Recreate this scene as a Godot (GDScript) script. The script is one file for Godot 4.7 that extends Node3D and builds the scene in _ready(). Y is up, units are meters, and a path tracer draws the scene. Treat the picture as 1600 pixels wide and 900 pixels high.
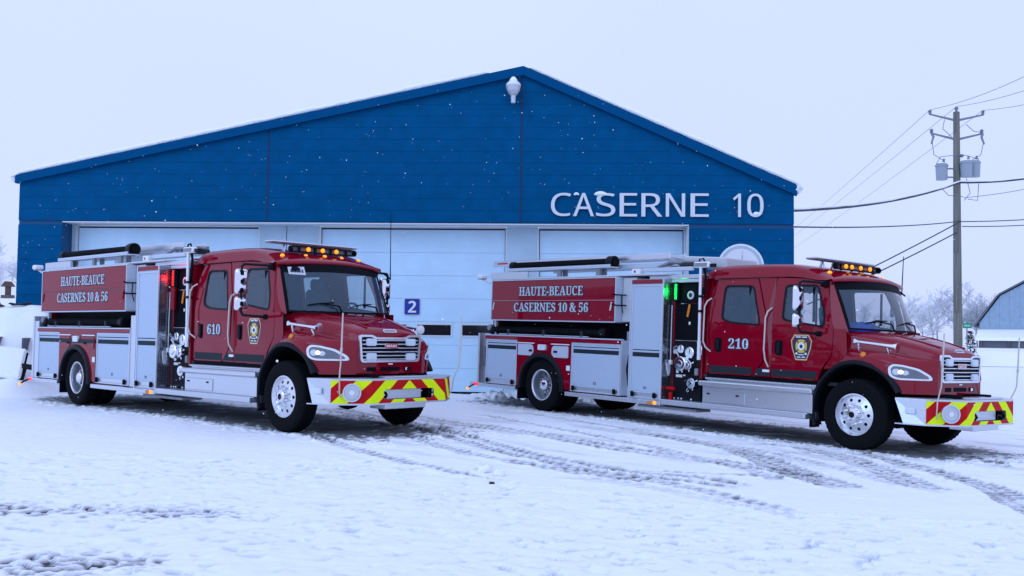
extends Node3D
# Two fire trucks on a snowy apron in front of a blue fire station.

class MB:
	# collects triangles; faces are given counter-clockwise as seen from outside
	var v := PackedVector3Array()
	var n := PackedVector3Array()
	var c := PackedColorArray()
	var xf := Transform3D.IDENTITY
	func vert(p: Vector3, nn: Vector3) -> void:
		v.append(xf * p)
		n.append((xf.basis * nn).normalized())
	func t3(a: Vector3, b: Vector3, d: Vector3, na: Vector3, nb: Vector3, nd: Vector3) -> void:
		if xf.basis.determinant() < 0.0:
			vert(a, na); vert(b, nb); vert(d, nd)
		else:
			vert(a, na); vert(d, nd); vert(b, nb)
	func tri(a: Vector3, b: Vector3, d: Vector3) -> void:
		var q := (b - a).cross(d - a)
		if q.length_squared() < 1e-16: return
		q = q.normalized()
		t3(a, b, d, q, q, q)
	func quad(a: Vector3, b: Vector3, d: Vector3, e: Vector3) -> void:
		tri(a, b, d); tri(a, d, e)
	func quad_out(a: Vector3, b: Vector3, d: Vector3, e: Vector3, ctr: Vector3) -> void:
		if (b - a).cross(d - a).dot((a + b + d + e) * 0.25 - ctr) < 0.0: quad(a, e, d, b)
		else: quad(a, b, d, e)
	func tri_out(a: Vector3, b: Vector3, d: Vector3, ctr: Vector3) -> void:
		if (b - a).cross(d - a).dot((a + b + d) / 3.0 - ctr) < 0.0: tri(a, d, b)
		else: tri(a, b, d)
	func box(o: Vector3, s: Vector3, bev := 0.0) -> void:
		var h := s * 0.5
		var b: float = min(bev, min(h.x, min(h.y, h.z)) * 0.8)
		if b <= 0.0:
			for k in 3:
				for sg in [-1.0, 1.0]:
					var k1 := (k + 1) % 3
					var k2 := (k + 2) % 3
					var q := []
					for w in [[-1, -1], [1, -1], [1, 1], [-1, 1]]:
						var p := Vector3.ZERO
						p[k] = sg * h[k]; p[k1] = w[0] * h[k1]; p[k2] = w[1] * h[k2]
						q.append(o + p)
					quad_out(q[0], q[1], q[2], q[3], o)
			return
		for k in 3:
			var k1 := (k + 1) % 3
			var k2 := (k + 2) % 3
			for sg in [-1.0, 1.0]:
				var q := []
				for w in [[-1, -1], [1, -1], [1, 1], [-1, 1]]:
					q.append(o + _bp(h, b, k, k1, k2, sg, w[0], w[1]))
				quad_out(q[0], q[1], q[2], q[3], o)
			for s1 in [-1.0, 1.0]:
				for s2 in [-1.0, 1.0]:
					# edge along axis k between faces k1 and k2
					var a1 := Vector3.ZERO
					a1[k1] = s1 * h[k1]; a1[k2] = s2 * (h[k2] - b); a1[k] = -(h[k] - b)
					var a2 := a1
					a2[k] = h[k] - b
					var b1 := a1
					b1[k1] = s1 * (h[k1] - b); b1[k2] = s2 * h[k2]
					var b2 := b1
					b2[k] = h[k] - b
					quad_out(o + a1, o + a2, o + b2, o + b1, o)
		for sx in [-1.0, 1.0]:
			for sy in [-1.0, 1.0]:
				for sz in [-1.0, 1.0]:
					tri_out(o + Vector3(sx * h.x, sy * (h.y - b), sz * (h.z - b)), o + Vector3(sx * (h.x - b), sy * h.y, sz * (h.z - b)), o + Vector3(sx * (h.x - b), sy * (h.y - b), sz * h.z), o)
	func _bp(h: Vector3, b: float, k: int, k1: int, k2: int, sg: float, w1: float, w2: float) -> Vector3:
		var p := Vector3.ZERO
		p[k] = sg * h[k]; p[k1] = w1 * (h[k1] - b); p[k2] = w2 * (h[k2] - b)
		return p
	func span(a: Vector3, b: Vector3, bev := 0.0) -> void:
		box((a + b) * 0.5, (b - a).abs(), bev)
	func tube(path: Array, r, sides := 10, caps := true) -> void:
		var np := path.size()
		var up := Vector3.UP
		var d0: Vector3 = (path[1] - path[0]).normalized()
		if abs(d0.dot(up)) > 0.9: up = Vector3.RIGHT
		var rings := []
		var norms := []
		var side := d0.cross(up).normalized()
		for i in np:
			var d: Vector3
			if i == 0: d = d0
			elif i == np - 1: d = (path[i] - path[i - 1]).normalized()
			else: d = ((path[i] - path[i - 1]).normalized() + (path[i + 1] - path[i]).normalized()).normalized()
			side = (side - d * side.dot(d)).normalized()
			var o := side.cross(d).normalized()
			var rr: float = r[i] if r is Array else r
			var ring := PackedVector3Array()
			var nr := PackedVector3Array()
			for k in sides:
				var an := TAU * k / sides
				var q := side * cos(an) + o * sin(an)
				ring.append(path[i] + q * rr)
				nr.append(q)
			rings.append(ring); norms.append(nr)
		for i in np - 1:
			for k in sides:
				var k2 := (k + 1) % sides
				var a: Vector3 = rings[i][k]
				var b: Vector3 = rings[i][k2]
				var d: Vector3 = rings[i + 1][k2]
				var e: Vector3 = rings[i + 1][k]
				t3(a, d, b, norms[i][k], norms[i + 1][k2], norms[i][k2])
				t3(a, e, d, norms[i][k], norms[i + 1][k], norms[i + 1][k2])
		if caps:
			for k in sides:
				var k2 := (k + 1) % sides
				tri(path[0], rings[0][k], rings[0][k2])
				tri(path[np - 1], rings[np - 1][k2], rings[np - 1][k])
	func lathe(prof: Array, seg := 32, mod := 0.0) -> void:
		# profile of Vector2(radius, height along +Z), listed so that outside is to the left when walking... faces fixed by test
		for i in prof.size() - 1:
			var p: Vector2 = prof[i]
			var q: Vector2 = prof[i + 1]
			var nn := Vector2(q.y - p.y, -(q.x - p.x)).normalized()
			for k in seg:
				var a0 := TAU * k / seg
				var a1 := TAU * (k + 1) / seg
				var c0 := Vector3(cos(a0), sin(a0), 0)
				var c1 := Vector3(cos(a1), sin(a1), 0)
				var m0 := 1.0
				var m1 := 1.0
				if mod != 0.0:
					m0 = 1.0 - (mod if k % 2 == 0 else 0.0)
					m1 = 1.0 - (mod if (k + 1) % 2 == 0 else 0.0)
				var mp0 := m0 if p.x > 0.498 else 1.0
				var mp1 := m1 if p.x > 0.498 else 1.0
				var mq0 := m0 if q.x > 0.498 else 1.0
				var mq1 := m1 if q.x > 0.498 else 1.0
				var a := c0 * p.x * mp0 + Vector3(0, 0, p.y)
				var b := c1 * p.x * mp1 + Vector3(0, 0, p.y)
				var d := c1 * q.x * mq1 + Vector3(0, 0, q.y)
				var e := c0 * q.x * mq0 + Vector3(0, 0, q.y)
				var n0 := c0 * nn.x + Vector3(0, 0, nn.y)
				var n1 := c1 * nn.x + Vector3(0, 0, nn.y)
				if p.x > 1e-6: t3(a, b, d, n0, n1, n1)
				if q.x > 1e-6: t3(a, d, e, n0, n1, n0)
	func prism(poly: PackedVector2Array, z0: float, z1: float) -> void:
		var pp := poly.duplicate()
		if Geometry2D.is_polygon_clockwise(pp): pp.reverse()
		var idx := Geometry2D.triangulate_polygon(pp)
		for i in range(0, idx.size(), 3):
			var a := pp[idx[i]]
			var b := pp[idx[i + 1]]
			var d := pp[idx[i + 2]]
			if (b - a).cross(d - a) < 0.0:
				var s := b
				b = d; d = s
			tri(Vector3(a.x, a.y, z1), Vector3(b.x, b.y, z1), Vector3(d.x, d.y, z1))
			tri(Vector3(a.x, a.y, z0), Vector3(d.x, d.y, z0), Vector3(b.x, b.y, z0))
		for i in pp.size():
			var a := pp[i]
			var b := pp[(i + 1) % pp.size()]
			quad(Vector3(a.x, a.y, z0), Vector3(b.x, b.y, z0), Vector3(b.x, b.y, z1), Vector3(a.x, a.y, z1))
	func sheet(poly: PackedVector2Array, f: Callable) -> void:
		var pp := poly.duplicate()
		if Geometry2D.is_polygon_clockwise(pp): pp.reverse()
		var idx := Geometry2D.triangulate_polygon(pp)
		for i in range(0, idx.size(), 3):
			var a := pp[idx[i]]
			var b := pp[idx[i + 1]]
			var d := pp[idx[i + 2]]
			if (b - a).cross(d - a) < 0.0:
				var s := b
				b = d; d = s
			tri(f.call(a), f.call(b), f.call(d))
	func grid(rows: Array, wrap := false, refp := Vector3(0, -1e6, 0)) -> void:
		var nr := rows.size()
		var nc: int = rows[0].size()
		var nn := []
		for i in nr:
			var ln := PackedVector3Array()
			for k in nc:
				var u0: Vector3 = rows[max(i - 1, 0)][k]
				var u1: Vector3 = rows[min(i + 1, nr - 1)][k]
				var k0 := (k - 1 + nc) % nc if wrap else maxi(k - 1, 0)
				var k1 := (k + 1) % nc if wrap else mini(k + 1, nc - 1)
				var q: Vector3 = (u1 - u0).cross(rows[i][k1] - rows[i][k0])
				ln.append(q.normalized() if q.length_squared() > 1e-18 else Vector3.ZERO)
			nn.append(ln)
		var mi := nr / 2
		var mk := nc / 2
		var sg := 1.0
		if nn[mi][mk].dot(rows[mi][mk] - refp) < 0.0: sg = -1.0
		for i in nr - 1:
			for k in (nc if wrap else nc - 1):
				var k2 := (k + 1) % nc
				var a: Vector3 = rows[i][k]
				var b: Vector3 = rows[i + 1][k]
				var d: Vector3 = rows[i + 1][k2]
				var e: Vector3 = rows[i][k2]
				if sg > 0:
					t3(a, b, d, nn[i][k], nn[i + 1][k], nn[i + 1][k2])
					t3(a, d, e, nn[i][k], nn[i + 1][k2], nn[i][k2])
				else:
					t3(a, d, b, -nn[i][k], -nn[i + 1][k2], -nn[i + 1][k])
					t3(a, e, d, -nn[i][k], -nn[i][k2], -nn[i + 1][k2])
	func text(s: String, font: Font, r: Rect2, depth: float, f: Callable) -> void:
		var tm := TextMesh.new()
		tm.text = s
		tm.font = font
		tm.font_size = 48
		tm.pixel_size = 0.01
		tm.depth = 0.1
		tm.curve_step = 1.0
		var bb := tm.get_aabb()
		for si in tm.get_surface_count():
			var ar := tm.surface_get_arrays(si)
			var vv: PackedVector3Array = ar[Mesh.ARRAY_VERTEX]
			var ii = ar[Mesh.ARRAY_INDEX]
			var cnt: int = ii.size() if ii != null and ii.size() > 0 else vv.size()
			var m := PackedVector3Array()
			for p in vv:
				var q := (p - bb.position) / bb.size
				m.append(f.call(Vector2(r.position.x + q.x * r.size.x, r.position.y + q.y * r.size.y), q.z * depth))
			for i in range(0, cnt, 3):
				var a: int = ii[i] if cnt == ii.size() else i
				var b: int = ii[i + 1] if cnt == ii.size() else i + 1
				var d: int = ii[i + 2] if cnt == ii.size() else i + 2
				tri(m[a], m[d], m[b])
	func mesh(m: Material) -> ArrayMesh:
		var am := ArrayMesh.new()
		if v.is_empty(): return am
		var ar := []
		ar.resize(Mesh.ARRAY_MAX)
		ar[Mesh.ARRAY_VERTEX] = v
		ar[Mesh.ARRAY_NORMAL] = n
		if c.size() == v.size(): ar[Mesh.ARRAY_COLOR] = c
		am.add_surface_from_arrays(Mesh.PRIMITIVE_TRIANGLES, ar)
		am.surface_set_material(0, m)
		return am

var M := {}
var used := {}
var rng := RandomNumberGenerator.new()
var serif: SystemFont
var sans: SystemFont
var sans_bold: SystemFont

func lin(r: float, g: float, b: float) -> Color:
	return Color(r, g, b).linear_to_srgb()
func mat(called: String, col: Color, rough := 0.6, metal := 0.0) -> StandardMaterial3D:
	var m := StandardMaterial3D.new()
	m.resource_name = called
	m.albedo_color = col
	m.roughness = rough
	m.metallic = metal
	M[called] = m
	return m
func glow(called: String, col: Color, e: float) -> void:
	var m := mat(called, col, 0.3)
	m.emission_enabled = true
	m.emission = col
	m.emission_energy_multiplier = e
func put(mb: MB, called: String, m: String, parent: Node) -> MeshInstance3D:
	var o := MeshInstance3D.new()
	o.name = called
	o.mesh = mb.mesh(M[m])
	parent.add_child(o, true)
	return o
func tag(o: Node, label: String, category: String, group := "") -> Node:
	o.set_meta("label", label)
	o.set_meta("category", category)
	if group != "": o.set_meta("group", group)
	return o
func setting(o: Node, label := "") -> Node:
	o.set_meta("kind", "structure")
	if label != "": o.set_meta("label", label)
	return o
func numbered(called: String) -> String:
	var k: int = used.get(called, 0)
	used[called] = k + 1
	return called if k == 0 else "%s_%03d" % [called, k]
func thing(called: String, label: String, category: String, at := Vector3.ZERO, group := "") -> Node3D:
	var o := Node3D.new()
	o.name = numbered(called)
	add_child(o)
	o.position = at
	tag(o, label, category, group)
	return o
func part(called: String, parent: Node) -> Node3D:
	var o := Node3D.new()
	o.name = called
	parent.add_child(o, true)
	return o
func rpoly(pts: Array, r: float, seg := 4) -> PackedVector2Array:
	var out := PackedVector2Array()
	var k := pts.size()
	for i in k:
		var p: Vector2 = pts[i]
		var a: Vector2 = pts[(i - 1 + k) % k]
		var b: Vector2 = pts[(i + 1) % k]
		var rr: float = min(r, min(p.distance_to(a), p.distance_to(b)) * 0.48)
		var pa := p + (a - p).normalized() * rr
		var pb := p + (b - p).normalized() * rr
		for s in seg + 1:
			var t := float(s) / seg
			out.append(pa.lerp(p, t).lerp(p.lerp(pb, t), t))
	return out
func rect(x0: float, y0: float, x1: float, y1: float, r := 0.0) -> PackedVector2Array:
	var p := [Vector2(x0, y0), Vector2(x1, y0), Vector2(x1, y1), Vector2(x0, y1)]
	return PackedVector2Array(p) if r <= 0.0 else rpoly(p, r)
func disc(o: Vector2, r: float, k := 20) -> PackedVector2Array:
	var q := PackedVector2Array()
	for i in k: q.append(o + Vector2(cos(TAU * i / k), sin(TAU * i / k)) * r)
	return q
func hit(poly: PackedVector2Array, o: Vector2, an: float) -> Vector2:
	var d := Vector2(cos(an), sin(an))
	var best := 0.0
	for i in poly.size():
		var a := poly[i]
		var e := poly[(i + 1) % poly.size()] - a
		var den := d.cross(e)
		if abs(den) < 1e-9: continue
		var t := (a - o).cross(e) / den
		var s := (a - o).cross(d) / den
		if s >= -1e-5 and s <= 1.00001 and t > best: best = t
	return o + d * best
func ring_panel(mb: MB, outer: PackedVector2Array, inner: PackedVector2Array, o: Vector2, f: Callable, th: float, rows := 3) -> void:
	# a plate between two outlines that are both star-shaped about o; f turns (x, y) into a point, th is its thickness along -z
	var an := []
	for p in outer: an.append((p - o).angle())
	for p in inner: an.append((p - o).angle())
	for i in 40: an.append(-PI + TAU * (i + 0.37) / 40.0)
	an.sort()
	var rr := []
	for k in rows + 1: rr.append(PackedVector3Array())
	var last := -10.0
	for a in an:
		if a - last < 1e-4: continue
		last = a
		var pi := hit(inner, o, a)
		var po := hit(outer, o, a)
		for k in rows + 1:
			rr[k].append(f.call(pi.lerp(po, float(k) / rows)))
	var far: Vector3 = rr[0][0] - Vector3(0, 0, 50)
	mb.grid(rr, true, far)
	if th > 0.0:
		for e in [rr[0], rr[rows]]:
			var low := PackedVector3Array()
			for p in e: low.append(p - Vector3(0, 0, th))
			mb.grid([e, low], true, f.call(o))
func patch(mb: MB, poly: PackedVector2Array, o: Vector2, f: Callable, rows := 3) -> void:
	var tiny := PackedVector2Array()
	for p in poly: tiny.append(o + (p - o) * 0.002)
	ring_panel(mb, poly, tiny, o, f, 0.0, rows)
func table(xs: Array, ys: Array, x: float) -> float:
	if x <= xs[0]: return ys[0]
	for i in xs.size() - 1:
		if x <= xs[i + 1]:
			var t: float = (x - xs[i]) / (xs[i + 1] - xs[i])
			var y0: float = ys[max(i - 1, 0)]
			var y3: float = ys[min(i + 2, ys.size() - 1)]
			return lerp(lerp(float(ys[i]), float(ys[i + 1]), t), cubic_interpolate(ys[i], ys[i + 1], y0, y3, t), 0.7)
	return ys[-1]
func noise(sd: int, freq: float, oct := 3, kind := FastNoiseLite.TYPE_SIMPLEX_SMOOTH) -> FastNoiseLite:
	var q := FastNoiseLite.new()
	q.seed = sd
	q.frequency = freq
	q.noise_type = kind
	q.fractal_octaves = oct
	return q
func bump_tex(sd: int, freq: float, size: int, strength: float, oct := 4) -> ImageTexture:
	var im := noise(sd, freq, oct).get_seamless_image(size, size)
	im.bump_map_to_normal_map(strength)
	return ImageTexture.create_from_image(im)
func grain(m: StandardMaterial3D, sd: int, freq: float, lo: float, scale: float) -> void:
	# uneven tone of the surface itself: a grey noise that multiplies the colour
	var im := noise(sd, freq, 5).get_seamless_image(256, 256)
	im.convert(Image.FORMAT_RGB8)
	for y in 256:
		for x in 256:
			var g: float = lo + (1.0 - lo) * im.get_pixel(x, y).r
			im.set_pixel(x, y, Color(g, g, g))
	m.albedo_texture = ImageTexture.create_from_image(im)
	m.uv1_triplanar = true
	m.uv1_scale = Vector3.ONE * scale

func ground_y(x: float) -> float:
	# the apron falls to the right
	var t: float = clamp(x, -40.0, 14.0) + 1.75
	return -0.025 * 0.8 * log(1.0 + exp(t / 0.8))
func terrain_y(x: float, z: float) -> float:
	var h := ground_y(x)
	if z < -27.0:
		var d := -27.0 - z
		h += 3.4 * smoothstep(4.0, 34.0, d) * smoothstep(-6.0, -14.0, x) # hill on the left
		h += 1.0 * smoothstep(20.0, 66.0, d) * smoothstep(4.0, 20.0, x)
	return h

func _ready() -> void:
	rng.seed = 4211
	# ---- camera, sky, sun, exposure
	var cam := Camera3D.new()
	cam.name = "camera"
	cam.transform = Transform3D(Basis(Vector3(0.99994, 0.01099, 0.00051), Vector3(-0.011, 0.99887, 0.04623), Vector3(0.0, -0.04623, 0.99893)).orthonormalized(), Vector3(0, 1.46, 0))
	cam.fov = 32.41
	cam.near = 0.1
	cam.far = 900.0
	add_child(cam)
	cam.current = true
	var env := Environment.new()
	env.background_mode = Environment.BG_SKY
	# even snow cloud: a little brighter overhead, blue-white all round
	var si := Image.create(128, 64, false, Image.FORMAT_RGBF)
	var cn := noise(7, 1.6, 3)
	for y in 64:
		var el := PI * (0.5 - (y + 0.5) / 64.0)
		for x in 128:
			var az := TAU * x / 128.0
			var up: float = clamp(sin(el), 0.0, 1.0)
			var g := 1.0 + 0.04 * cn.get_noise_3d(cos(az) * cos(el), sin(el), sin(az) * cos(el))
			var c := Color(0.655, 0.77, 1.22).lerp(Color(0.72, 0.84, 1.34), up)
			if el < -0.02: c = Color(0.56, 0.67, 1.05)
			si.set_pixel(x, y, Color(c.r * g, c.g * g, c.b * g))
	var sm := PanoramaSkyMaterial.new()
	sm.panorama = ImageTexture.create_from_image(si)
	var sk := Sky.new()
	sk.sky_material = sm
	env.sky = sk
	env.ambient_light_source = Environment.AMBIENT_SOURCE_SKY
	env.tonemap_mode = Environment.TONE_MAPPER_LINEAR
	env.tonemap_exposure = 1.0
	env.sdfgi_enabled = true
	env.ssao_enabled = true
	env.ssil_enabled = true
	var we := WorldEnvironment.new()
	we.name = "world_environment"
	we.environment = env
	add_child(we)
	var sun := DirectionalLight3D.new()
	sun.name = "sun"
	sun.light_energy = 0.3
	sun.light_color = Color(0.66, 0.83, 1.0)
	sun.light_angular_distance = 50.0
	sun.shadow_enabled = true
	sun.rotation_degrees = Vector3(-32, -38, 0)
	add_child(sun)
	make_materials()
	serif = SystemFont.new(); serif.font_names = PackedStringArray(["Droid Serif"]); serif.font_weight = 700
	sans = SystemFont.new(); sans.font_names = PackedStringArray(["Droid Sans"])
	sans_bold = SystemFont.new(); sans_bold.font_names = PackedStringArray(["Droid Sans"]); sans_bold.font_weight = 700
	make_ground()
	print("ground ", Time.get_ticks_msec())
	make_station()
	print("station ", Time.get_ticks_msec())
	var a := make_truck(true)
	a.transform = Transform3D(Basis(Vector3(0.73091, -0.00185, 0.68247), Vector3(0.00267, 1, -0.00014), Vector3(-0.68247, 0.00193, 0.73091)).orthonormalized(), Vector3(-2.4834, 0.0, -15.1766))
	var b := make_truck(false)
	b.transform = Transform3D(Basis(Vector3(0.63181, -0.01597, 0.77496), Vector3(0.02504, 0.99969, 0.00019), Vector3(-0.77472, 0.01928, 0.63201)).orthonormalized(), Vector3(5.8337, -0.1896, -15.0763))
	print("trucks ", Time.get_ticks_msec())
	make_background()
	make_snowfall()
	print("all ", Time.get_ticks_msec())

func make_materials() -> void:
	mat("red", lin(0.225, 0.0015, 0.013), 0.4)
	M.red.metallic_specular = 0.0
	M.red.clearcoat_enabled = true; M.red.clearcoat = 0.75; M.red.clearcoat_roughness = 0.03
	M.red.normal_enabled = true; M.red.normal_texture = bump_tex(19, 0.012, 256, 2.0, 2); M.red.normal_scale = 0.10
	M.red.uv1_triplanar = true; M.red.uv1_scale = Vector3.ONE * 0.7
	mat("silver", lin(0.52, 0.58, 0.66), 0.42, 0.25)
	mat("shutter", lin(0.42, 0.51, 0.62), 0.5, 0.1)
	# roll-up slats: fine pressed lines
	var sl := Image.create(8, 64, false, Image.FORMAT_RGB8)
	for y in 64:
		for x in 8:
			var q: float = 0.0 if y % 16 < 3 else 1.0
			sl.set_pixel(x, y, Color(q, q, q))
	sl.bump_map_to_normal_map(2.0)
	M.shutter.normal_enabled = true
	M.shutter.normal_texture = ImageTexture.create_from_image(sl)
	M.shutter.normal_scale = 0.35
	M.shutter.uv1_triplanar = true
	M.shutter.uv1_scale = Vector3(1, 6.5, 6.5)
	mat("aluminium", lin(0.62, 0.65, 0.70), 0.3, 0.85)
	M.aluminium.normal_enabled = true; M.aluminium.normal_texture = bump_tex(5, 0.03, 256, 1.5); M.aluminium.normal_scale = 0.25
	M.aluminium.uv1_triplanar = true; M.aluminium.uv1_scale = Vector3.ONE * 2.0
	mat("tread_plate", lin(0.60, 0.63, 0.68), 0.33, 0.85)
	var tp := Image.create(64, 64, false, Image.FORMAT_RGB8)
	for y in 64:
		for x in 64:
			var h := 0.0
			for w in [[16, 16, 1.0], [48, 48, 1.0], [48, 16, -1.0], [16, 48, -1.0]]:
				var dx: float = x - w[0]
				var dy: float = y - w[1]
				var al: float = (dx + dy * w[2]) * 0.7071
				var ac: float = (dx - dy * w[2]) * 0.7071
				h = max(h, clamp(1.4 - sqrt(pow(al / 11.0, 2) + pow(ac / 4.0, 2)), 0.0, 1.0))
			tp.set_pixel(x, y, Color(h, h, h))
	tp.bump_map_to_normal_map(3.0)
	M.tread_plate.normal_enabled = true; M.tread_plate.normal_texture = ImageTexture.create_from_image(tp); M.tread_plate.normal_scale = 0.6
	M.tread_plate.uv1_triplanar = true; M.tread_plate.uv1_scale = Vector3.ONE * 11.0
	mat("polished", lin(0.36, 0.38, 0.42), 0.2, 0.95)
	M.polished.normal_enabled = true; M.polished.normal_texture = M.tread_plate.normal_texture; M.polished.normal_scale = 0.35
	M.polished.uv1_triplanar = true; M.polished.uv1_scale = Vector3.ONE * 11.0
	mat("chrome", lin(0.78, 0.79, 0.82), 0.07, 1.0)
	mat("rim", lin(0.74, 0.76, 0.80), 0.22, 0.85)
	mat("rim_grey", lin(0.30, 0.32, 0.36), 0.4, 0.7)
	mat("black", lin(0.005, 0.006, 0.009), 0.6)
	M.black.metallic_specular = 0.15
	mat("satin_black", lin(0.008, 0.009, 0.013), 0.45)
	M.satin_black.metallic_specular = 0.25
	mat("rubber", lin(0.011, 0.012, 0.015), 0.85)
	M.rubber.metallic_specular = 0.2
	grain(M.rubber, 9, 0.05, 0.45, 3.0)
	mat("dark_grey", lin(0.035, 0.038, 0.045), 0.6)
	M.dark_grey.metallic_specular = 0.25
	mat("mid_grey", lin(0.22, 0.23, 0.25), 0.6)
	mat("stripe_grey", lin(0.022, 0.028, 0.034), 0.5)
	M.stripe_grey.metallic_specular = 0.2
	mat("white_paint", lin(0.74, 0.76, 0.78), 0.45)
	mat("pale_plate", lin(0.55, 0.57, 0.6), 0.4, 0.2)
	mat("letter_silver", lin(0.50, 0.55, 0.63), 0.4, 0.0)
	mat("letter_dark", lin(0.02, 0.022, 0.03), 0.5)
	mat("safety_yellow", lin(0.74, 0.92, 0.01), 0.5)
	M.safety_yellow.metallic_specular = 0.2
	mat("safety_red", lin(0.50, 0.008, 0.012), 0.5)
	M.safety_red.metallic_specular = 0.2
	mat("gold", lin(0.62, 0.44, 0.06), 0.4)
	mat("gold_trim", lin(0.60, 0.47, 0.24), 0.4)
	mat("navy", lin(0.012, 0.018, 0.06), 0.5)
	mat("orange", lin(0.72, 0.2, 0.01), 0.6)
	mat("seat", lin(0.10, 0.105, 0.115), 0.9)
	mat("dash", lin(0.05, 0.055, 0.06), 0.8)
	mat("blue_cloth", lin(0.02, 0.05, 0.4), 0.8)
	mat("beige_rail", lin(0.56, 0.50, 0.45), 0.35)
	var gl := mat("glass", Color(0.22, 0.42, 0.50, 0.30), 0.02)
	gl.transparency = BaseMaterial3D.TRANSPARENCY_ALPHA
	var lens := mat("lens", Color(0.75, 0.8, 0.85, 0.22), 0.03)
	lens.transparency = BaseMaterial3D.TRANSPARENCY_ALPHA
	glow("amber_glow", Color(1.0, 0.55, 0.03), 1.6)
	glow("red_glow", Color(1.0, 0.12, 0.14), 1.5)
	glow("green_glow", Color(0.05, 1.0, 0.35), 1.5)
	glow("head_glow", Color(1.0, 0.93, 0.72), 2.2)
	mat("amber_lens", lin(0.7, 0.2, 0.01), 0.2)
	mat("red_lens", lin(0.5, 0.01, 0.01), 0.2)
	mat("strobe", lin(0.62, 0.68, 0.74), 0.2)
	mat("siding", lin(0.0, 0.088, 0.222), 0.6)
	M.siding.metallic_specular = 0.12
	grain(M.siding, 21, 0.02, 0.9, 0.4)
	mat("siding_groove", lin(0.0, 0.065, 0.17), 0.8)
	mat("blue_trim", lin(0.0, 0.07, 0.185), 0.6)
	M.blue_trim.metallic_specular = 0.12
	mat("door_white", lin(0.58, 0.80, 0.95), 0.5)
	grain(M.door_white, 23, 0.012, 0.95, 0.35)
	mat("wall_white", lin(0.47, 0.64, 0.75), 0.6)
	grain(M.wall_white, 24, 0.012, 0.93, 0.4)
	mat("trim_white", lin(0.66, 0.69, 0.71), 0.5)
	mat("dark_gap", lin(0.02, 0.022, 0.03), 0.8)
	mat("window_dark", lin(0.012, 0.016, 0.02), 0.08)
	mat("sign_blue", lin(0.004, 0.03, 0.30), 0.4)
	mat("snow", lin(0.90, 0.91, 0.92), 0.75)
	M.snow.normal_enabled = true; M.snow.normal_texture = bump_tex(31, 0.02, 512, 4.0, 5); M.snow.normal_scale = 0.35
	M.snow.uv1_triplanar = true; M.snow.uv1_world_triplanar = true; M.snow.uv1_scale = Vector3.ONE * 0.8
	var gs := mat("snow_ground", Color(1, 1, 1), 0.8)
	gs.vertex_color_use_as_albedo = true
	gs.normal_enabled = true; gs.normal_texture = M.snow.normal_texture; gs.normal_scale = 0.3
	gs.uv1_triplanar = true; gs.uv1_world_triplanar = true; gs.uv1_scale = Vector3.ONE * 1.1
	mat("wood_pole", lin(0.21, 0.205, 0.17), 0.9)
	var wp := Image.create(128, 128, false, Image.FORMAT_RGB8)
	var wn := noise(77, 0.05, 4)
	for y in 128:
		for x in 128:
			var g: float = 0.72 + 0.28 * clamp(wn.get_noise_2d(x * 2.0, y * 0.12) * 1.5 + 0.5, 0.0, 1.0)
			wp.set_pixel(x, y, Color(g, g, g))
	M.wood_pole.albedo_texture = ImageTexture.create_from_image(wp)
	M.wood_pole.uv1_triplanar = true; M.wood_pole.uv1_scale = Vector3(1.2, 0.4, 1.2)
	mat("transformer", lin(0.30, 0.34, 0.38), 0.5)
	mat("steel_arm", lin(0.20, 0.22, 0.25), 0.6)
	mat("cable", lin(0.03, 0.032, 0.04), 0.7)
	mat("thin_wire", lin(0.16, 0.18, 0.22), 0.7)
	mat("barn_wall", lin(0.28, 0.38, 0.48), 0.7)
	grain(M.barn_wall, 41, 0.02, 0.93, 0.3)
	mat("barn_trim", lin(0.11, 0.12, 0.14), 0.8)
	mat("seam_blue", lin(0.0, 0.025, 0.085), 0.8)
	mat("ring_grey", lin(0.42, 0.50, 0.56), 0.5)
	mat("sign_face", lin(0.72, 0.72, 0.74), 0.5)
	mat("bark", lin(0.10, 0.095, 0.095), 0.9)
	mat("frost", lin(0.78, 0.80, 0.83), 0.9)
	mat("twig", lin(0.42, 0.43, 0.46), 0.9)
	mat("evergreen", lin(0.03, 0.045, 0.04), 0.9)
	mat("brown_wood", lin(0.10, 0.06, 0.045), 0.9)
	mat("street_green", lin(0.0, 0.26, 0.12), 0.5)
	mat("grey_post", lin(0.10, 0.12, 0.15), 0.7)

var gx := PackedFloat32Array()
var gz := PackedFloat32Array()
var slush := PackedFloat32Array()
var dent := PackedFloat32Array()
const GS := 0.03
const GX0 := -10.0
const GX1 := 11.0
const GZ0 := -20.0
const GZ1 := -5.2
var gnx := 0
var gnz := 0
var tread_noise: FastNoiseLite

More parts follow.
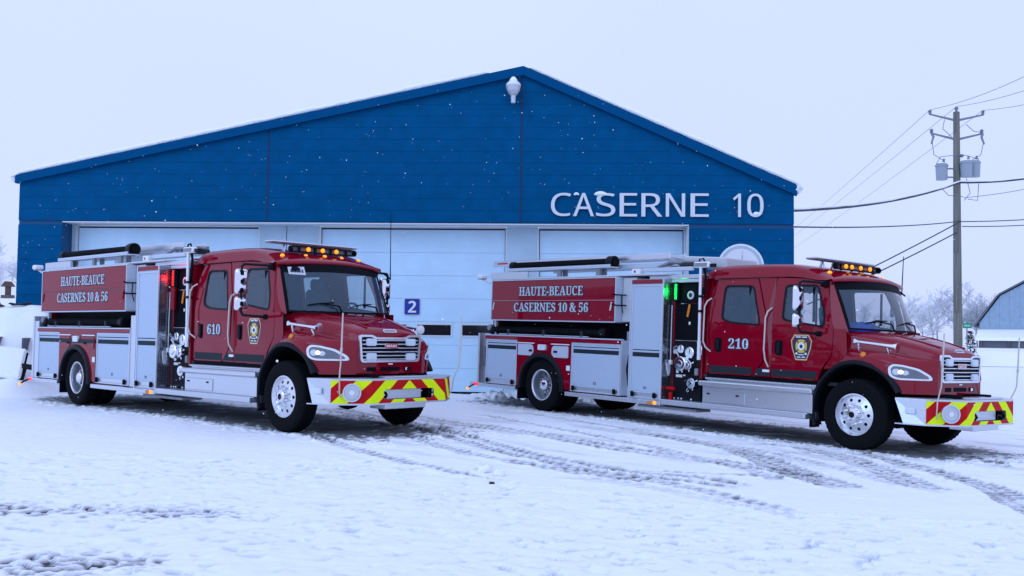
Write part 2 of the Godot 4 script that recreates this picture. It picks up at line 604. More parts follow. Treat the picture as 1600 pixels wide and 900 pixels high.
func smooth_path(pts: Array, step: float) -> Array:
	var cv := Curve2D.new()
	for i in pts.size():
		var a: Vector2 = pts[max(i - 1, 0)]
		var b: Vector2 = pts[min(i + 1, pts.size() - 1)]
		var t := (b - a) / 6.0
		cv.add_point(pts[i], -t, t)
	var out := []
	var ln := cv.get_baked_length()
	var s := 0.0
	while s < ln:
		out.append(cv.sample_baked(s, true))
		s += step
	return out
func stamp(pts: Array, width: float, strength: float, off := 0.0, tread := true) -> void:
	var p := smooth_path(pts, 0.018)
	for i in p.size() - 1:
		var d: Vector2 = (p[i + 1] - p[i]).normalized()
		var sd := Vector2(-d.y, d.x)
		var s := i * 0.018
		var lat := -width * 0.5 - 0.09
		while lat < width * 0.5 + 0.09:
			var q: Vector2 = p[i] + sd * (lat + off)
			var ix := int((q.x - GX0) / GS + 0.5)
			var iz := int((q.y - GZ0) / GS + 0.5)
			if ix >= 0 and iz >= 0 and ix < gnx and iz < gnz:
				var k := iz * gnx + ix
				var nz := tread_noise.get_noise_2d(q.x * 3.0, q.y * 3.0)
				var fade: float = strength * smoothstep(0.0, 0.5, s + 0.1) * smoothstep(0.0, 0.6, (p.size() - 2 - i) * 0.018 + 0.05) * clamp(1.0 + 0.7 * tread_noise.get_noise_2d(q.x * 0.7 + 40.0, q.y * 0.7), 0.5, 1.2)
				if abs(lat) < width * 0.5:
					var blk := 1.0
					if tread:
						blk = 1.0 if sin(s * TAU / 0.16 + (2.2 if lat > 0 else 0.0) + abs(lat) * 14.0) > -0.1 else 0.3
						if abs(abs(lat) - width * 0.17) < 0.018: blk *= 0.45
					slush[k] = max(slush[k], clamp(fade * blk * (1.1 + 0.8 * nz), 0.0, 1.0))
					dent[k] = min(dent[k], -0.03 * min(fade, 1.0) * blk)
				elif dent[k] >= 0.0:
					dent[k] = max(dent[k], 0.024 * fade * (0.35 + 1.3 * abs(nz)))
			lat += 0.022
func seg_near(p: Vector2, pts: Array) -> Vector2:
	# (distance, side) to a polyline
	var best := 1e9
	var side := 1.0
	for i in pts.size() - 1:
		var q := Geometry2D.get_closest_point_to_segment(p, pts[i], pts[i + 1])
		var d := q.distance_to(p)
		if d < best:
			best = d
			side = sign((pts[i + 1] - pts[i]).cross(p - pts[i]))
	return Vector2(best, side)
func axis_list(dense0: float, dense1: float, step: float, lo: Array, hi: Array) -> PackedFloat32Array:
	# lo / hi: [until, step] stretches outwards from the dense part
	var left := []
	var x := dense0
	for w in lo:
		while x > w[0] + 1e-4:
			x -= w[1] if w[1] > 0 else max(0.1, (dense0 - x) * 0.13)
			left.append(x)
	left.reverse()
	var out := PackedFloat32Array(left)
	var k := int(round((dense1 - dense0) / step))
	for i in k + 1: out.append(dense0 + i * step)
	x = out[-1]
	var e := x
	for w in hi:
		while x < w[0] - 1e-4:
			x += w[1] if w[1] > 0 else max(0.1, (x - e) * 0.13)
			out.append(x)
	return out
func make_ground() -> void:
	gnx = int(round((GX1 - GX0) / GS)) + 1
	gnz = int(round((GZ1 - GZ0) / GS)) + 1
	slush.resize(gnx * gnz)
	dent.resize(gnx * gnz)
	tread_noise = noise(3, 1.0, 3)
	var V := func(a): # [x, z, x, z ...] to points
		var o := []
		for i in range(0, a.size(), 2): o.append(Vector2(a[i], a[i + 1]))
		return o
	stamp(V.call([-3.15, -14.3, -2.74, -13.9, -1.91, -12.52, -1.28, -11.58, -0.48, -10.53, -0.04, -10.17]), 0.26, 0.75)
	var t2a = V.call([-3.6, -19.0, -1.6, -15.8, -0.71, -14.25, 0.02, -12.8, 1.1, -11.16, 1.88, -10.76, 2.47, -10.31])
	stamp(t2a, 0.25, 0.95, -0.15)
	stamp(t2a, 0.25, 0.9, 0.15)
	stamp(V.call([-1.94, -15.32, -0.81, -13.01, 0.02, -11.77, 1.15, -10.68, 1.73, -10.27, 2.23, -9.57, 2.61, -8.8]), 0.27, 0.6)
	var t3 = V.call([-2.4, -18.5, -1.03, -16.4, 0.02, -15.5, 1.13, -14.0, 2.27, -12.8, 2.79, -12.34, 3.29, -11.72, 3.55, -10.78])
	stamp(t3, 0.25, 0.75, -0.14)
	stamp(t3, 0.25, 0.7, 0.14)
	stamp(V.call([1.89, -16.09, 2.7, -14.9, 3.12, -13.8, 3.41, -11.75, 3.61, -10.57]), 0.5, 0.9)
	stamp(V.call([3.67, -14.96, 4.4, -14.19, 4.56, -12.51, 4.54, -11.02, 4.71, -10.6]), 0.42, 0.75)
	stamp(V.call([4.87, -14.25, 5.15, -12.8, 5.29, -11.1, 5.04, -9.8, 4.92, -8.7]), 0.4, 0.8)
	stamp(V.call([0.5, -10.76, 1.33, -10.17, 1.86, -9.57, 2.52, -8.48]), 0.24, 0.28)
	stamp(V.call([1.48, -11.36, 1.76, -11.27, 3.0, -11.33, 3.61, -11.43]), 0.2, 0.7)
	stamp(V.call([3.07, -13.56, 3.81, -13.7, 4.7, -14.28]), 0.2, 0.55)
	stamp(V.call([6.25, -14.92, 6.41, -13.81, 6.46, -12.54]), 0.28, 0.5)
	stamp(V.call([-0.6, -18.6, 0.6, -16.4, 1.7, -14.4, 2.5, -12.6, 3.0, -11.0]), 0.26, 0.55)
	stamp(V.call([0.2, -19.4, 1.6, -17.2, 3.0, -14.9, 4.0, -12.6, 4.3, -10.9]), 0.26, 0.45)
	var bare := [V.call([-4.1, -8.04, -3.72, -7.89, -3.26, -8.01]), V.call([-2.83, -7.95, -2.38, -7.98]), V.call([-3.3, -6.05, -2.94, -6.18, -2.78, -6.26]), V.call([-2.86, -6.05, -2.65, -6.16, -2.38, -6.28])]
	var ridge = V.call([-9.0, -11.9, -5.46, -11.54, -4.34, -11.34, -3.34, -11.15, -2.02, -11.37, -1.4, -11.05, -0.45, -10.44, 0.33, -9.75, 1.6, -9.0, 4.0, -8.6, 7.0, -8.7])
	var n1 := noise(11, 0.3, 2)
	var n2 := noise(12, 1.3, 3)
	var n3 := noise(13, 6.0, 3)
	var n4 := noise(14, 3.2, 3)
	var n5 := noise(15, 0.5, 2)
	var xs := axis_list(GX0, GX1, GS, [[-16.0, 0.12], [-260.0, -1]], [[18.0, 0.12], [260.0, -1]])
	var zs_ := axis_list(GZ0, GZ1, GS, [[-28.0, 0.09], [-320.0, -1]], [[12.0, 0.3], [80.0, -1]])
	var nx := xs.size()
	var nz := zs_.size()
	var vv := PackedVector3Array()
	var cc := PackedColorArray()
	vv.resize(nx * nz)
	cc.resize(nx * nz)
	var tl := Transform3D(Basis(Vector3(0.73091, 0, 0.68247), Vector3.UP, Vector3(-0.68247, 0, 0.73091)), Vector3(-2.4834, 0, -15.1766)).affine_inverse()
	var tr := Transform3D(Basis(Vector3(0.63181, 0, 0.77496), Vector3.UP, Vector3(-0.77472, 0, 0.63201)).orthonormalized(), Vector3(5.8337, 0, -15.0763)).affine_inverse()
	var snow_c := Color(0.86, 0.875, 0.89)
	var pit_tint_c := Color(0.40, 0.46, 0.55) # blue-grey tone mixed into the pits
	var slush_c := Color(0.14, 0.148, 0.155)
	var road_shade_c := Color(0.045, 0.046, 0.05)  # bare road, also the shade painted under the trucks
	for j in nz:
		var z := zs_[j]
		for i in nx:
			var x := xs[i]
			var h := terrain_y(x, z)
			var sl := 0.0
			var dark := 0.0
			var pit_tint := 0.0
			var wet_shade := 0.0
			if z > -60.0 and abs(x) < 40.0:
				h += 0.018 * n1.get_noise_2d(x, z)
				var near: float = 0.0
				if x > GX0 and x < GX1 and z > GZ0 - 8.0 and z < GZ1 + 0.01:
					var rd := Vector2(9, -1)
					if z > -12.6 and z < -8.0: rd = seg_near(Vector2(x, z), ridge)
					elif z >= -8.0: rd = Vector2(3, 1)
					near = smoothstep(-0.06, 0.10, rd.x * (1.0 if rd.y > 0 else -1.0)) if z > -12.6 else 0.0
					if z > GZ0:
						var k := int((z - GZ0) / GS + 0.5) * gnx + int((x - GX0) / GS + 0.5)
						if k < slush.size():
							sl = slush[k]
							h += dent[k]
					var c2 := n2.get_noise_2d(x * 0.8, z * 1.3)
					var c3 := n3.get_noise_2d(x * 0.8, z * 1.25)
					h += (0.014 + 0.010 * near) * c2 + (0.008 + 0.005 * near) * c3 + 0.028 * near
					if rd.x < 0.12: h += 0.032 * (1.0 - rd.x / 0.12) * (0.5 + abs(c3) * 1.6)
					# scuffed pits in the foreground snow
					var pit: float = smoothstep(0.27, 0.37, n4.get_noise_2d(x * 0.9, z * 2.0)) * near * (0.4 + 0.6 * smoothstep(-0.3, 0.3, n5.get_noise_2d(x, z)))
					h -= 0.045 * pit
					pit_tint = pit * smoothstep(-0.25, 0.3, c3 + 0.5 * c2)
					if near > 0.2 and z > -9.0 and x < 0.5:
						var ndk := 9.0
						for b in bare: ndk = min(ndk, seg_near(Vector2(x, z), b).x)
						var rag := n3.get_noise_2d(x * 1.3, z * 2.6) + 0.6 * n4.get_noise_2d(x * 2.0 + 9.0, z * 4.0)
						dark = smoothstep(0.0, 0.05, 0.10 - ndk * 0.75 + 0.34 * rag)
						h -= 0.03 * dark
					if z < -21.6 and z > -23.9 and x > -1.4 and x < 3.2:
						h += 0.16 * (0.5 + c2 + 0.6 * c3) * smoothstep(-21.7, -22.3, z) * smoothstep(-23.8, -23.2, z) * smoothstep(-1.4, -0.4, x) * smoothstep(3.2, 2.4, x)
					# bare wet ground under the trucks, with their shade painted into its colour
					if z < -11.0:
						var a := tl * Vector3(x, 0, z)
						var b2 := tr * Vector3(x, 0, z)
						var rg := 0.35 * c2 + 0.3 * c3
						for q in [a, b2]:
							# signed distance inside the darkened strip under the truck, with a crumbled edge
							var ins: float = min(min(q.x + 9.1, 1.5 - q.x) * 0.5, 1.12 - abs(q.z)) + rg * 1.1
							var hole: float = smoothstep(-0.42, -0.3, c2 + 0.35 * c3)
							wet_shade = max(wet_shade, smoothstep(0.0, 0.09, ins) * (0.35 + 0.65 * hole))
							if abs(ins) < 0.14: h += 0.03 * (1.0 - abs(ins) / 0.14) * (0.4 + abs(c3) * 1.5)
						var scuff: float = smoothstep(0.12, 0.55, n5.get_noise_2d((x * 0.73 + z * 0.68) * 0.5, (-x * 0.68 + z * 0.73) * 3.0) + 0.25 * c3)
						sl = max(sl, scuff * 0.28 * smoothstep(-11.0, -12.5, z) * smoothstep(-4.0, 0.0, x + (z + 12.0) * 0.2))
			vv[j * nx + i] = Vector3(x, h, z)
			var col := snow_c.lerp(pit_tint_c, pit_tint).lerp(slush_c, clamp(sl, 0.0, 1.0)).lerp(road_shade_c, max(dark, wet_shade * 0.75))
			cc[j * nx + i] = col
	var nn := PackedVector3Array()
	nn.resize(nx * nz)
	for j in nz:
		var j0 := maxi(j - 1, 0)
		var j1 := mini(j + 1, nz - 1)
		for i in nx:
			var i0 := maxi(i - 1, 0)
			var i1 := mini(i + 1, nx - 1)
			var q := (vv[j1 * nx + i] - vv[j0 * nx + i]).cross(vv[j * nx + i1] - vv[j * nx + i0])
			nn[j * nx + i] = q.normalized()
	var idx := PackedInt32Array()
	idx.resize((nx - 1) * (nz - 1) * 6)
	var w := 0
	for j in nz - 1:
		for i in nx - 1:
			var a := j * nx + i
			idx[w] = a; idx[w + 1] = a + 1; idx[w + 2] = a + nx
			idx[w + 3] = a + 1; idx[w + 4] = a + nx + 1; idx[w + 5] = a + nx
			w += 6
	var ar := []
	ar.resize(Mesh.ARRAY_MAX)
	ar[Mesh.ARRAY_VERTEX] = vv
	ar[Mesh.ARRAY_NORMAL] = nn
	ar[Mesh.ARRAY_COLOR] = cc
	ar[Mesh.ARRAY_INDEX] = idx
	var am := ArrayMesh.new()
	am.add_surface_from_arrays(Mesh.PRIMITIVE_TRIANGLES, ar)
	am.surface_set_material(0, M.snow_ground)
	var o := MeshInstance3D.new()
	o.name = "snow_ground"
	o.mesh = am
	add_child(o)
	setting(o)
	# loose chunks
	for w2 in [[-0.28, -10.82, 0.10, "snow", "snow_chunk", "small white snow chunk beside the thin tyre track", "snow chunk"], [-0.12, -10.62, 0.07, "snow", "snow_chunk", "smaller snow crumb beside the white snow chunk", "snow chunk"], [-0.18, -9.84, 0.035, "dark_grey", "stone", "small dark stone lying on the snow in the foreground", "stone"]]:
		var mb := MB.new()
		mb.xf = Transform3D(Basis.IDENTITY, Vector3(w2[0], ground_y(w2[0]) + 0.02, w2[1]))
		lump(mb, Vector3.ZERO, Vector3(1.3, 0.8, 1.0) * w2[2], w2[0] * 30.0, n2)
		var ch := put(mb, numbered(w2[4]), w2[3], self)
		tag(ch, w2[5], w2[6], "" if w2[4] == "stone" else "loose snow chunks")

# ---------------------------------------------------------------- fire station
const FO := Vector3(-12.146, 0.0, -24.258)
const FYAW := -0.04887
func fac(u: float, y: float, w: float) -> Vector3:
	return FO + Basis(Vector3.UP, FYAW) * Vector3(u, y, w)
func plank_row(st: Node, poly: PackedVector2Array, y0: float, y1: float, u0: float, u1: float, m := "siding") -> void:
	for q in Geometry2D.intersect_polygons(rect(u0, y0, u1, y1), poly):
		var mb := MB.new()
		mb.prism(q, -0.03, 0.0)
		put(mb, "siding_plank", m, st)
func make_station() -> void:
	var st := thing("fire_station", "blue gabled fire station with three white garage doors", "building", FO)
	st.rotation.y = FYAW
	var base := -0.5
	var mb := MB.new()
	# dark blue sheathing behind the planks: gable, corner blocks, side and rear walls
	var gable := PackedVector2Array([Vector2(0.0, 4.1), Vector2(18.82, 4.1), Vector2(18.82, 4.86), Vector2(12.36, 7.72), Vector2(0.0, 5.08)])
	mb.prism(gable, -0.45, -0.032)
	mb.span(Vector3(0.0, base, -0.5), Vector3(1.1, 4.097, -0.032))
	mb.span(Vector3(16.36, base, -0.5), Vector3(18.82, 4.097, -0.032))
	put(mb, "sheathing", "siding_groove", st)
	mb = MB.new()
	mb.span(Vector3(0.002, base, -16.0), Vector3(0.25, 5.0, -0.46))
	put(mb, "side_wall", "siding", st)
	mb = MB.new()
	mb.span(Vector3(18.57, base, -16.0), Vector3(18.818, 4.8, -0.46))
	put(mb, "side_wall", "siding", st)
	mb = MB.new()
	mb.span(Vector3(0.3, base, -16.2), Vector3(18.5, 4.7, -16.0))
	put(mb, "rear_wall", "siding", st)
	var inner := PackedVector2Array([Vector2(0.0, 4.125), Vector2(18.82, 4.125), Vector2(18.82, 4.83), Vector2(12.36, 7.69), Vector2(0.0, 5.05)])
	var y := 4.125
	while y < 7.7:
		for sg in [[0.0, 6.175], [6.2, 12.335], [12.36, 18.82]]:
			plank_row(st, inner, y, y + 0.283, sg[0], sg[1])
		y += 0.287
	y = 0.0
	while y < 4.0:
		var yt: float = min(y + 0.281, 4.085)
		plank_row(st, rect(-1, base, 30, 4.085), y, yt, 0.0, 1.1)
		plank_row(st, rect(-1, base, 30, 4.085), y, yt, 16.36, 18.82)
		y += 0.287
	# fascia boards
	mb = MB.new()
	mb.prism(PackedVector2Array([Vector2(-0.06, 5.02), Vector2(12.38, 7.675), Vector2(12.38, 7.895), Vector2(-0.06, 5.215)]), -0.03, 0.12)
	put(mb, "fascia_board", "blue_trim", st)
	mb = MB.new()
	mb.prism(PackedVector2Array([Vector2(12.384, 7.675), Vector2(18.87, 4.79), Vector2(18.87, 5.035), Vector2(12.384, 7.895)]), -0.03, 0.12)
	put(mb, "fascia_board", "blue_trim", st)
	# narrow cover strips over the vertical seams
	for u in [6.1875, 12.3475]:
		mb = MB.new()
		var top: float = 6.32 if u < 10 else 7.64
		mb.span(Vector3(u - 0.022, 4.13, -0.03), Vector3(u + 0.022, top, 0.008), 0.004)
		put(mb, "seam_strip", "seam_blue", st)
	# roof and the snow on it
	mb = MB.new()
	mb.prism(PackedVector2Array([Vector2(-0.08, 5.09), Vector2(12.382, 7.78), Vector2(12.382, 7.9), Vector2(-0.08, 5.222)]), -16.3, -0.034)
	mb.prism(PackedVector2Array([Vector2(12.386, 7.78), Vector2(18.89, 4.91), Vector2(18.89, 5.042), Vector2(12.386, 7.9)]), -16.3, -0.034)
	put(mb, "roof", "blue_trim", st)
	var sn := noise(50, 0.9, 3)
	for sd in [[-0.16, 11.55, Vector2(-0.08, 5.222), Vector2(12.382, 7.9)], [12.52, 18.98, Vector2(18.89, 5.042), Vector2(12.386, 7.9)]]:
		mb = MB.new()
		var rows := []
		for k in 120:
			var u: float = lerp(float(sd[0]), float(sd[1]), k / 119.0)
			var sl: float = (sd[3].y - sd[2].y) / (sd[3].x - sd[2].x)
			var yr: float = sd[2].y + (u - sd[2].x) * sl + 0.004
			var e: float = min(smoothstep(0.0, 0.25, u - sd[0]), smoothstep(0.0, 0.25, sd[1] - u))
			var hh: float = (0.11 + 0.05 * sn.get_noise_1d(u * 1.3) + 0.03 * sn.get_noise_1d(u * 6.0)) * sqrt(e) + 0.004
			if u < 0.0 or u > 18.9: yr -= 0.05
			var front: float = 0.13 + 0.05 * sn.get_noise_1d(u * 3.0 + 70.0)
			var ln := PackedVector3Array()
			for q in [[0.0, front - 0.05], [0.35, front], [0.75, front - 0.03], [1.0, front - 0.12], [1.05, front - 0.4], [1.05, -3.0], [1.05, -16.2], [0.0, -16.25]]:
				ln.append(Vector3(u, yr + hh * q[0], q[1]))
			rows.append(ln)
		mb.grid(rows, false, Vector3(9, -100, -8))
		put(mb, "roof_snow", "snow", st)
	for w in [[-0.13, 5.14, 0.13], [18.92, 4.97, 0.16]]:
		mb = MB.new()
		mb.xf = Transform3D(Basis.from_scale(Vector3(0.8, 0.75, 1.5)), Vector3(w[0], w[1], -0.05))
		var rows := []
		for a in 9:
			var ln := PackedVector3Array()
			for b in 14:
				var d := Vector3(sin(PI * a / 8.0) * cos(TAU * b / 14.0), cos(PI * a / 8.0), sin(PI * a / 8.0) * sin(TAU * b / 14.0))
				ln.append(d * w[2] * (0.9 + 0.5 * sn.get_noise_3d(d.x * 2, d.y * 2, d.z * 2 + w[0])))
			rows.append(ln)
		mb.grid(rows, true, Vector3.ZERO)
		put(mb, "eave_snow", "snow", st)
	# soffit and its pale flashing over the doors
	mb = MB.new()
	mb.span(Vector3(1.105, 4.075, -0.5), Vector3(16.355, 4.098, -0.005), 0.0)
	put(mb, "soffit", "trim_white", st)
	# recessed white wall between the doors
	var doors := [[1.24, 5.83], [7.40, 11.96], [12.79, 16.29]]
	var cols := [[1.104, 1.20], [5.87, 6.53], [6.55, 7.36], [12.0, 12.75], [16.33, 16.355]]
	for w in cols:
		mb = MB.new()
		mb.span(Vector3(w[0], base, -0.6), Vector3(w[1], 4.074, -0.5))
		put(mb, "wall_panel", "wall_white", st)
	mb = MB.new()
	mb.span(Vector3(0.3, base, -0.75), Vector3(18.5, 4.07, -0.66))
	put(mb, "wall_core", "dark_gap", st)
	mb = MB.new()
	mb.span(Vector3(16.335, 0.0, -0.49), Vector3(16.357, 4.07, -0.034))
	put(mb, "corner_trim", "trim_white", st)
	for d in doors:
		var g := part("garage_door", st)
		for e in [[d[0] - 0.04, d[0] - 0.005], [d[1] + 0.005, d[1] + 0.04]]:
			mb = MB.new()
			mb.span(Vector3(e[0], -0.3, -0.62), Vector3(e[1], 4.06, -0.49))
			put(mb, "door_jamb", "trim_white", g)
		mb = MB.new()
		mb.span(Vector3(d[0] - 0.002, 4.035, -0.62), Vector3(d[1] + 0.002, 4.07, -0.49))
		put(mb, "door_head", "trim_white", g)
		for k in 7:
			var y0 := 0.03 + 0.567 * k
			mb = MB.new()
			mb.span(Vector3(d[0] + 0.012, y0 + 0.002, -0.64), Vector3(d[1] - 0.012, y0 + 0.565, -0.57), 0.006)
			# shallow pressed ribs along the section
			for r in [0.14, 0.28, 0.42]:
				mb.span(Vector3(d[0] + 0.015, y0 + r - 0.006, -0.575), Vector3(d[1] - 0.015, y0 + r + 0.006, -0.5685), 0.001)
			put(mb, "door_section", "door_white", g)
		mb = MB.new()
		mb.span(Vector3(d[0] + 0.012, 0.03, -0.65), Vector3(d[1] - 0.012, 4.0, -0.59))
		put(mb, "door_core", "door_white", g)
		mb = MB.new()
		mb.span(Vector3(d[0] + 0.01, -0.02, -0.635), Vector3(d[1] - 0.01, 0.03, -0.575))
		put(mb, "bottom_seal", "black", g)
		var wx: float = d[0] + 0.226
		while wx + 0.82 < d[1]:
			mb = MB.new()
			ring_panel(mb, rect(wx - 0.04, 1.37, wx + 0.858, 1.70), rect(wx, 1.405, wx + 0.818, 1.66), Vector2(wx + 0.4, 1.53), func(p): return Vector3(p.x, p.y, -0.552), 0.016, 1)
			put(mb, "window_frame", "trim_white", g)
			mb = MB.new()
			mb.span(Vector3(wx, 1.405, -0.567), Vector3(wx + 0.818, 1.66, -0.561))
			put(mb, "window_pane", "window_dark", g)
			wx += 1.1
	# ---- letters CASERNE 10
	var lt := thing("wall_lettering", "large pale lettering CASERNE 10 on the blue gable", "lettering", FO)
	lt.rotation.y = FYAW
	for w in [["C", 203, 282], ["A", 290, 372], ["S", 380, 455], ["E", 472, 540], ["R", 557, 638], ["N", 652, 727], ["E", 748, 818], ["1", 912, 943], ["0", 968, 1030]]:
		var u0: float = 13.087 + (780 + w[1] / 2.5 - 862) * 0.01517
		var u1: float = 13.087 + (780 + w[2] / 2.5 - 862) * 0.01517
		mb = MB.new()
		mb.text(w[0], sans, Rect2(u0, 4.281, u1 - u0, 0.555), 0.045, func(p, dz): return Vector3(p.x, p.y, 0.035 + dz))
		# standoffs to the wall
		mb.span(Vector3(u0 + 0.04, 4.50, -0.002), Vector3(u0 + 0.055, 4.515, 0.036))
		put(mb, "letter", "trim_white", lt)
	for w in [[14.10, 14.42, 4.80, 0.055], [13.62, 13.74, 4.79, 0.035], [17.85, 18.02, 4.33, 0.05]]:
		mb = MB.new()
		var pts := []
		for k in 9:
			var t := k / 8.0
			pts.append(Vector3(lerp(float(w[0]), float(w[1]), t), w[2] + 0.03 * sin(PI * t), 0.06))
		mb.tube(pts, [0.012, w[3] * 0.7, w[3] * 0.9, w[3], w[3], w[3] * 0.95, w[3] * 0.8, w[3] * 0.6, 0.012], 8)
		put(mb, "snow_cap", "snow", lt)
	# ---- number sign on the middle door
	var ns := thing("number_sign", "square blue sign with white number 2 on the middle garage door", "sign", fac(9.683, 2.10, -0.57))
	ns.rotation.y = FYAW
	mb = MB.new(); mb.prism(rect(-0.21, -0.218, 0.21, 0.218, 0.05), 0.002, 0.014); put(mb, "border", "letter_silver", ns)
	mb = MB.new(); mb.prism(rect(-0.185, -0.193, 0.185, 0.193, 0.04), 0.014, 0.019); put(mb, "sign_face", "sign_blue", ns)
	mb = MB.new(); mb.text("2", sans_bold, Rect2(-0.10, -0.145, 0.2, 0.29), 0.006, func(p, dz): return Vector3(p.x, p.y, 0.0195 + dz)); put(mb, "numeral", "white_paint", ns)
	# ---- lamp under the ridge
	var lp := thing("wall_lamp", "white dome lamp with snow cap under the roof peak", "lamp", fac(12.155, 7.25, 0.0))
	lp.rotation.y = FYAW
	mb = MB.new()
	mb.xf = Transform3D(Basis(Vector3.RIGHT, -PI / 2), Vector3(0, 0, 0.26))
	mb.lathe([Vector2(0.0, -0.30), Vector2(0.055, -0.29), Vector2(0.06, -0.12), Vector2(0.10, -0.08), Vector2(0.15, 0.0), Vector2(0.175, 0.10), Vector2(0.18, 0.13)], 24)
	put(mb, "bowl", "pale_plate", lp)
	mb = MB.new()
	mb.xf = Transform3D(Basis(Vector3.RIGHT, -PI / 2), Vector3(0, 0, 0.26))
	mb.lathe([Vector2(0.182, 0.128), Vector2(0.175, 0.16), Vector2(0.12, 0.22), Vector2(0.06, 0.28), Vector2(0.035, 0.315), Vector2(0.0, 0.32)], 24)
	put(mb, "cover", "white_paint", lp)
	mb = MB.new()
	mb.tube([Vector3(0, -0.16, 0.0), Vector3(0, -0.2, 0.14), Vector3(0, -0.2, 0.24)], 0.03)
	put(mb, "bracket", "pale_plate", lp)
	mb = MB.new()
	mb.xf = Transform3D(Basis(Vector3.RIGHT, -PI / 2), Vector3(0, 0, 0.26))
	mb.lathe([Vector2(0.10, 0.235), Vector2(0.085, 0.28), Vector2(0.04, 0.335), Vector2(0.0, 0.345)], 16)
	put(mb, "snow_cap", "snow", lp)
	# ---- round sign on the right corner block
	var rs := thing("round_sign", "round white rimmed sign on blue wall behind the truck cab", "sign", fac(17.568, 3.10, 0.0))
	rs.rotation.y = FYAW
	mb = MB.new(); mb.prism(disc(Vector2.ZERO, 0.545, 48), 0.0, 0.05); put(mb, "rim", "white_paint", rs)
	mb = MB.new(); mb.prism(disc(Vector2.ZERO, 0.50, 48), 0.05, 0.053); put(mb, "ring", "ring_grey", rs)
	mb = MB.new(); mb.prism(disc(Vector2.ZERO, 0.43, 48), 0.053, 0.056); put(mb, "face", "sign_face", rs)
	mb = MB.new(); mb.prism(PackedVector2Array([Vector2(0.015, 0.06), Vector2(0.045, 0.06), Vector2(0.031, 0.40)]), 0.056, 0.06)
	mb.prism(rect(-0.01, -0.3, 0.07, 0.06), 0.056, 0.06)
	put(mb, "spire", "mid_grey", rs)
	mb = MB.new(); mb.prism(PackedVector2Array([Vector2(0.1, -0.3), Vector2(0.42, -0.15), Vector2(0.26, 0.06), Vector2(0.13, 0.02)]), 0.056, 0.06); put(mb, "blue_shape", "siding", rs)
	mb = MB.new(); mb.prism(PackedVector2Array([Vector2(-0.42, -0.1), Vector2(-0.05, -0.08), Vector2(-0.02, 0.05), Vector2(-0.15, 0.0), Vector2(-0.36, -0.04)]), 0.056, 0.06); put(mb, "dark_shape", "dark_grey", rs)

# ---------------------------------------------------------------- fire trucks
# truck axes: x forward, y up, z towards the truck's right side; origin on the ground under the front axle
func zs(x: float, y: float) -> float:
	return 1.03 + 0.02 * (x + 1.5) - 0.12 * pow(clamp((y - 1.75) / 0.8, 0.0, 1.1), 1.4)
func side_f(off: float) -> Callable:
	return func(p): return Vector3(p.x, p.y, zs(p.x, p.y) + off)
func mir(s: float) -> Transform3D:
	return Transform3D(Basis.from_scale(Vector3(1, 1, s)), Vector3.ZERO)
func slab(parent: Node, called: String, m: String, a: Vector3, b: Vector3, bev := 0.0, s := 1.0) -> MeshInstance3D:
	var mb := MB.new()
	mb.xf = mir(s)
	mb.span(a, b, bev)
	return put(mb, called, m, parent)
func rod(parent: Node, called: String, m: String, path: Array, r, s := 1.0, sides := 10) -> MeshInstance3D:
	var mb := MB.new()
	mb.xf = mir(s)
	mb.tube(path, r, sides)
	return put(mb, called, m, parent)
func turned(parent: Node, called: String, m: String, at: Vector3, axis: Vector3, prof: Array, seg := 20) -> MeshInstance3D:
	var mb := MB.new()
	var z := axis.normalized()
	var x := (Vector3.UP if abs(z.y) < 0.9 else Vector3.RIGHT).cross(z).normalized()
	mb.xf = Transform3D(Basis(x, z.cross(x), z), at)
	mb.lathe(prof, seg)
	return put(mb, called, m, parent)
func cyl(r: float, h: float, bev := 0.004) -> Array:
	return [Vector2(0, 0), Vector2(r, 0), Vector2(r, h - bev), Vector2(r - bev, h), Vector2(0, h)]

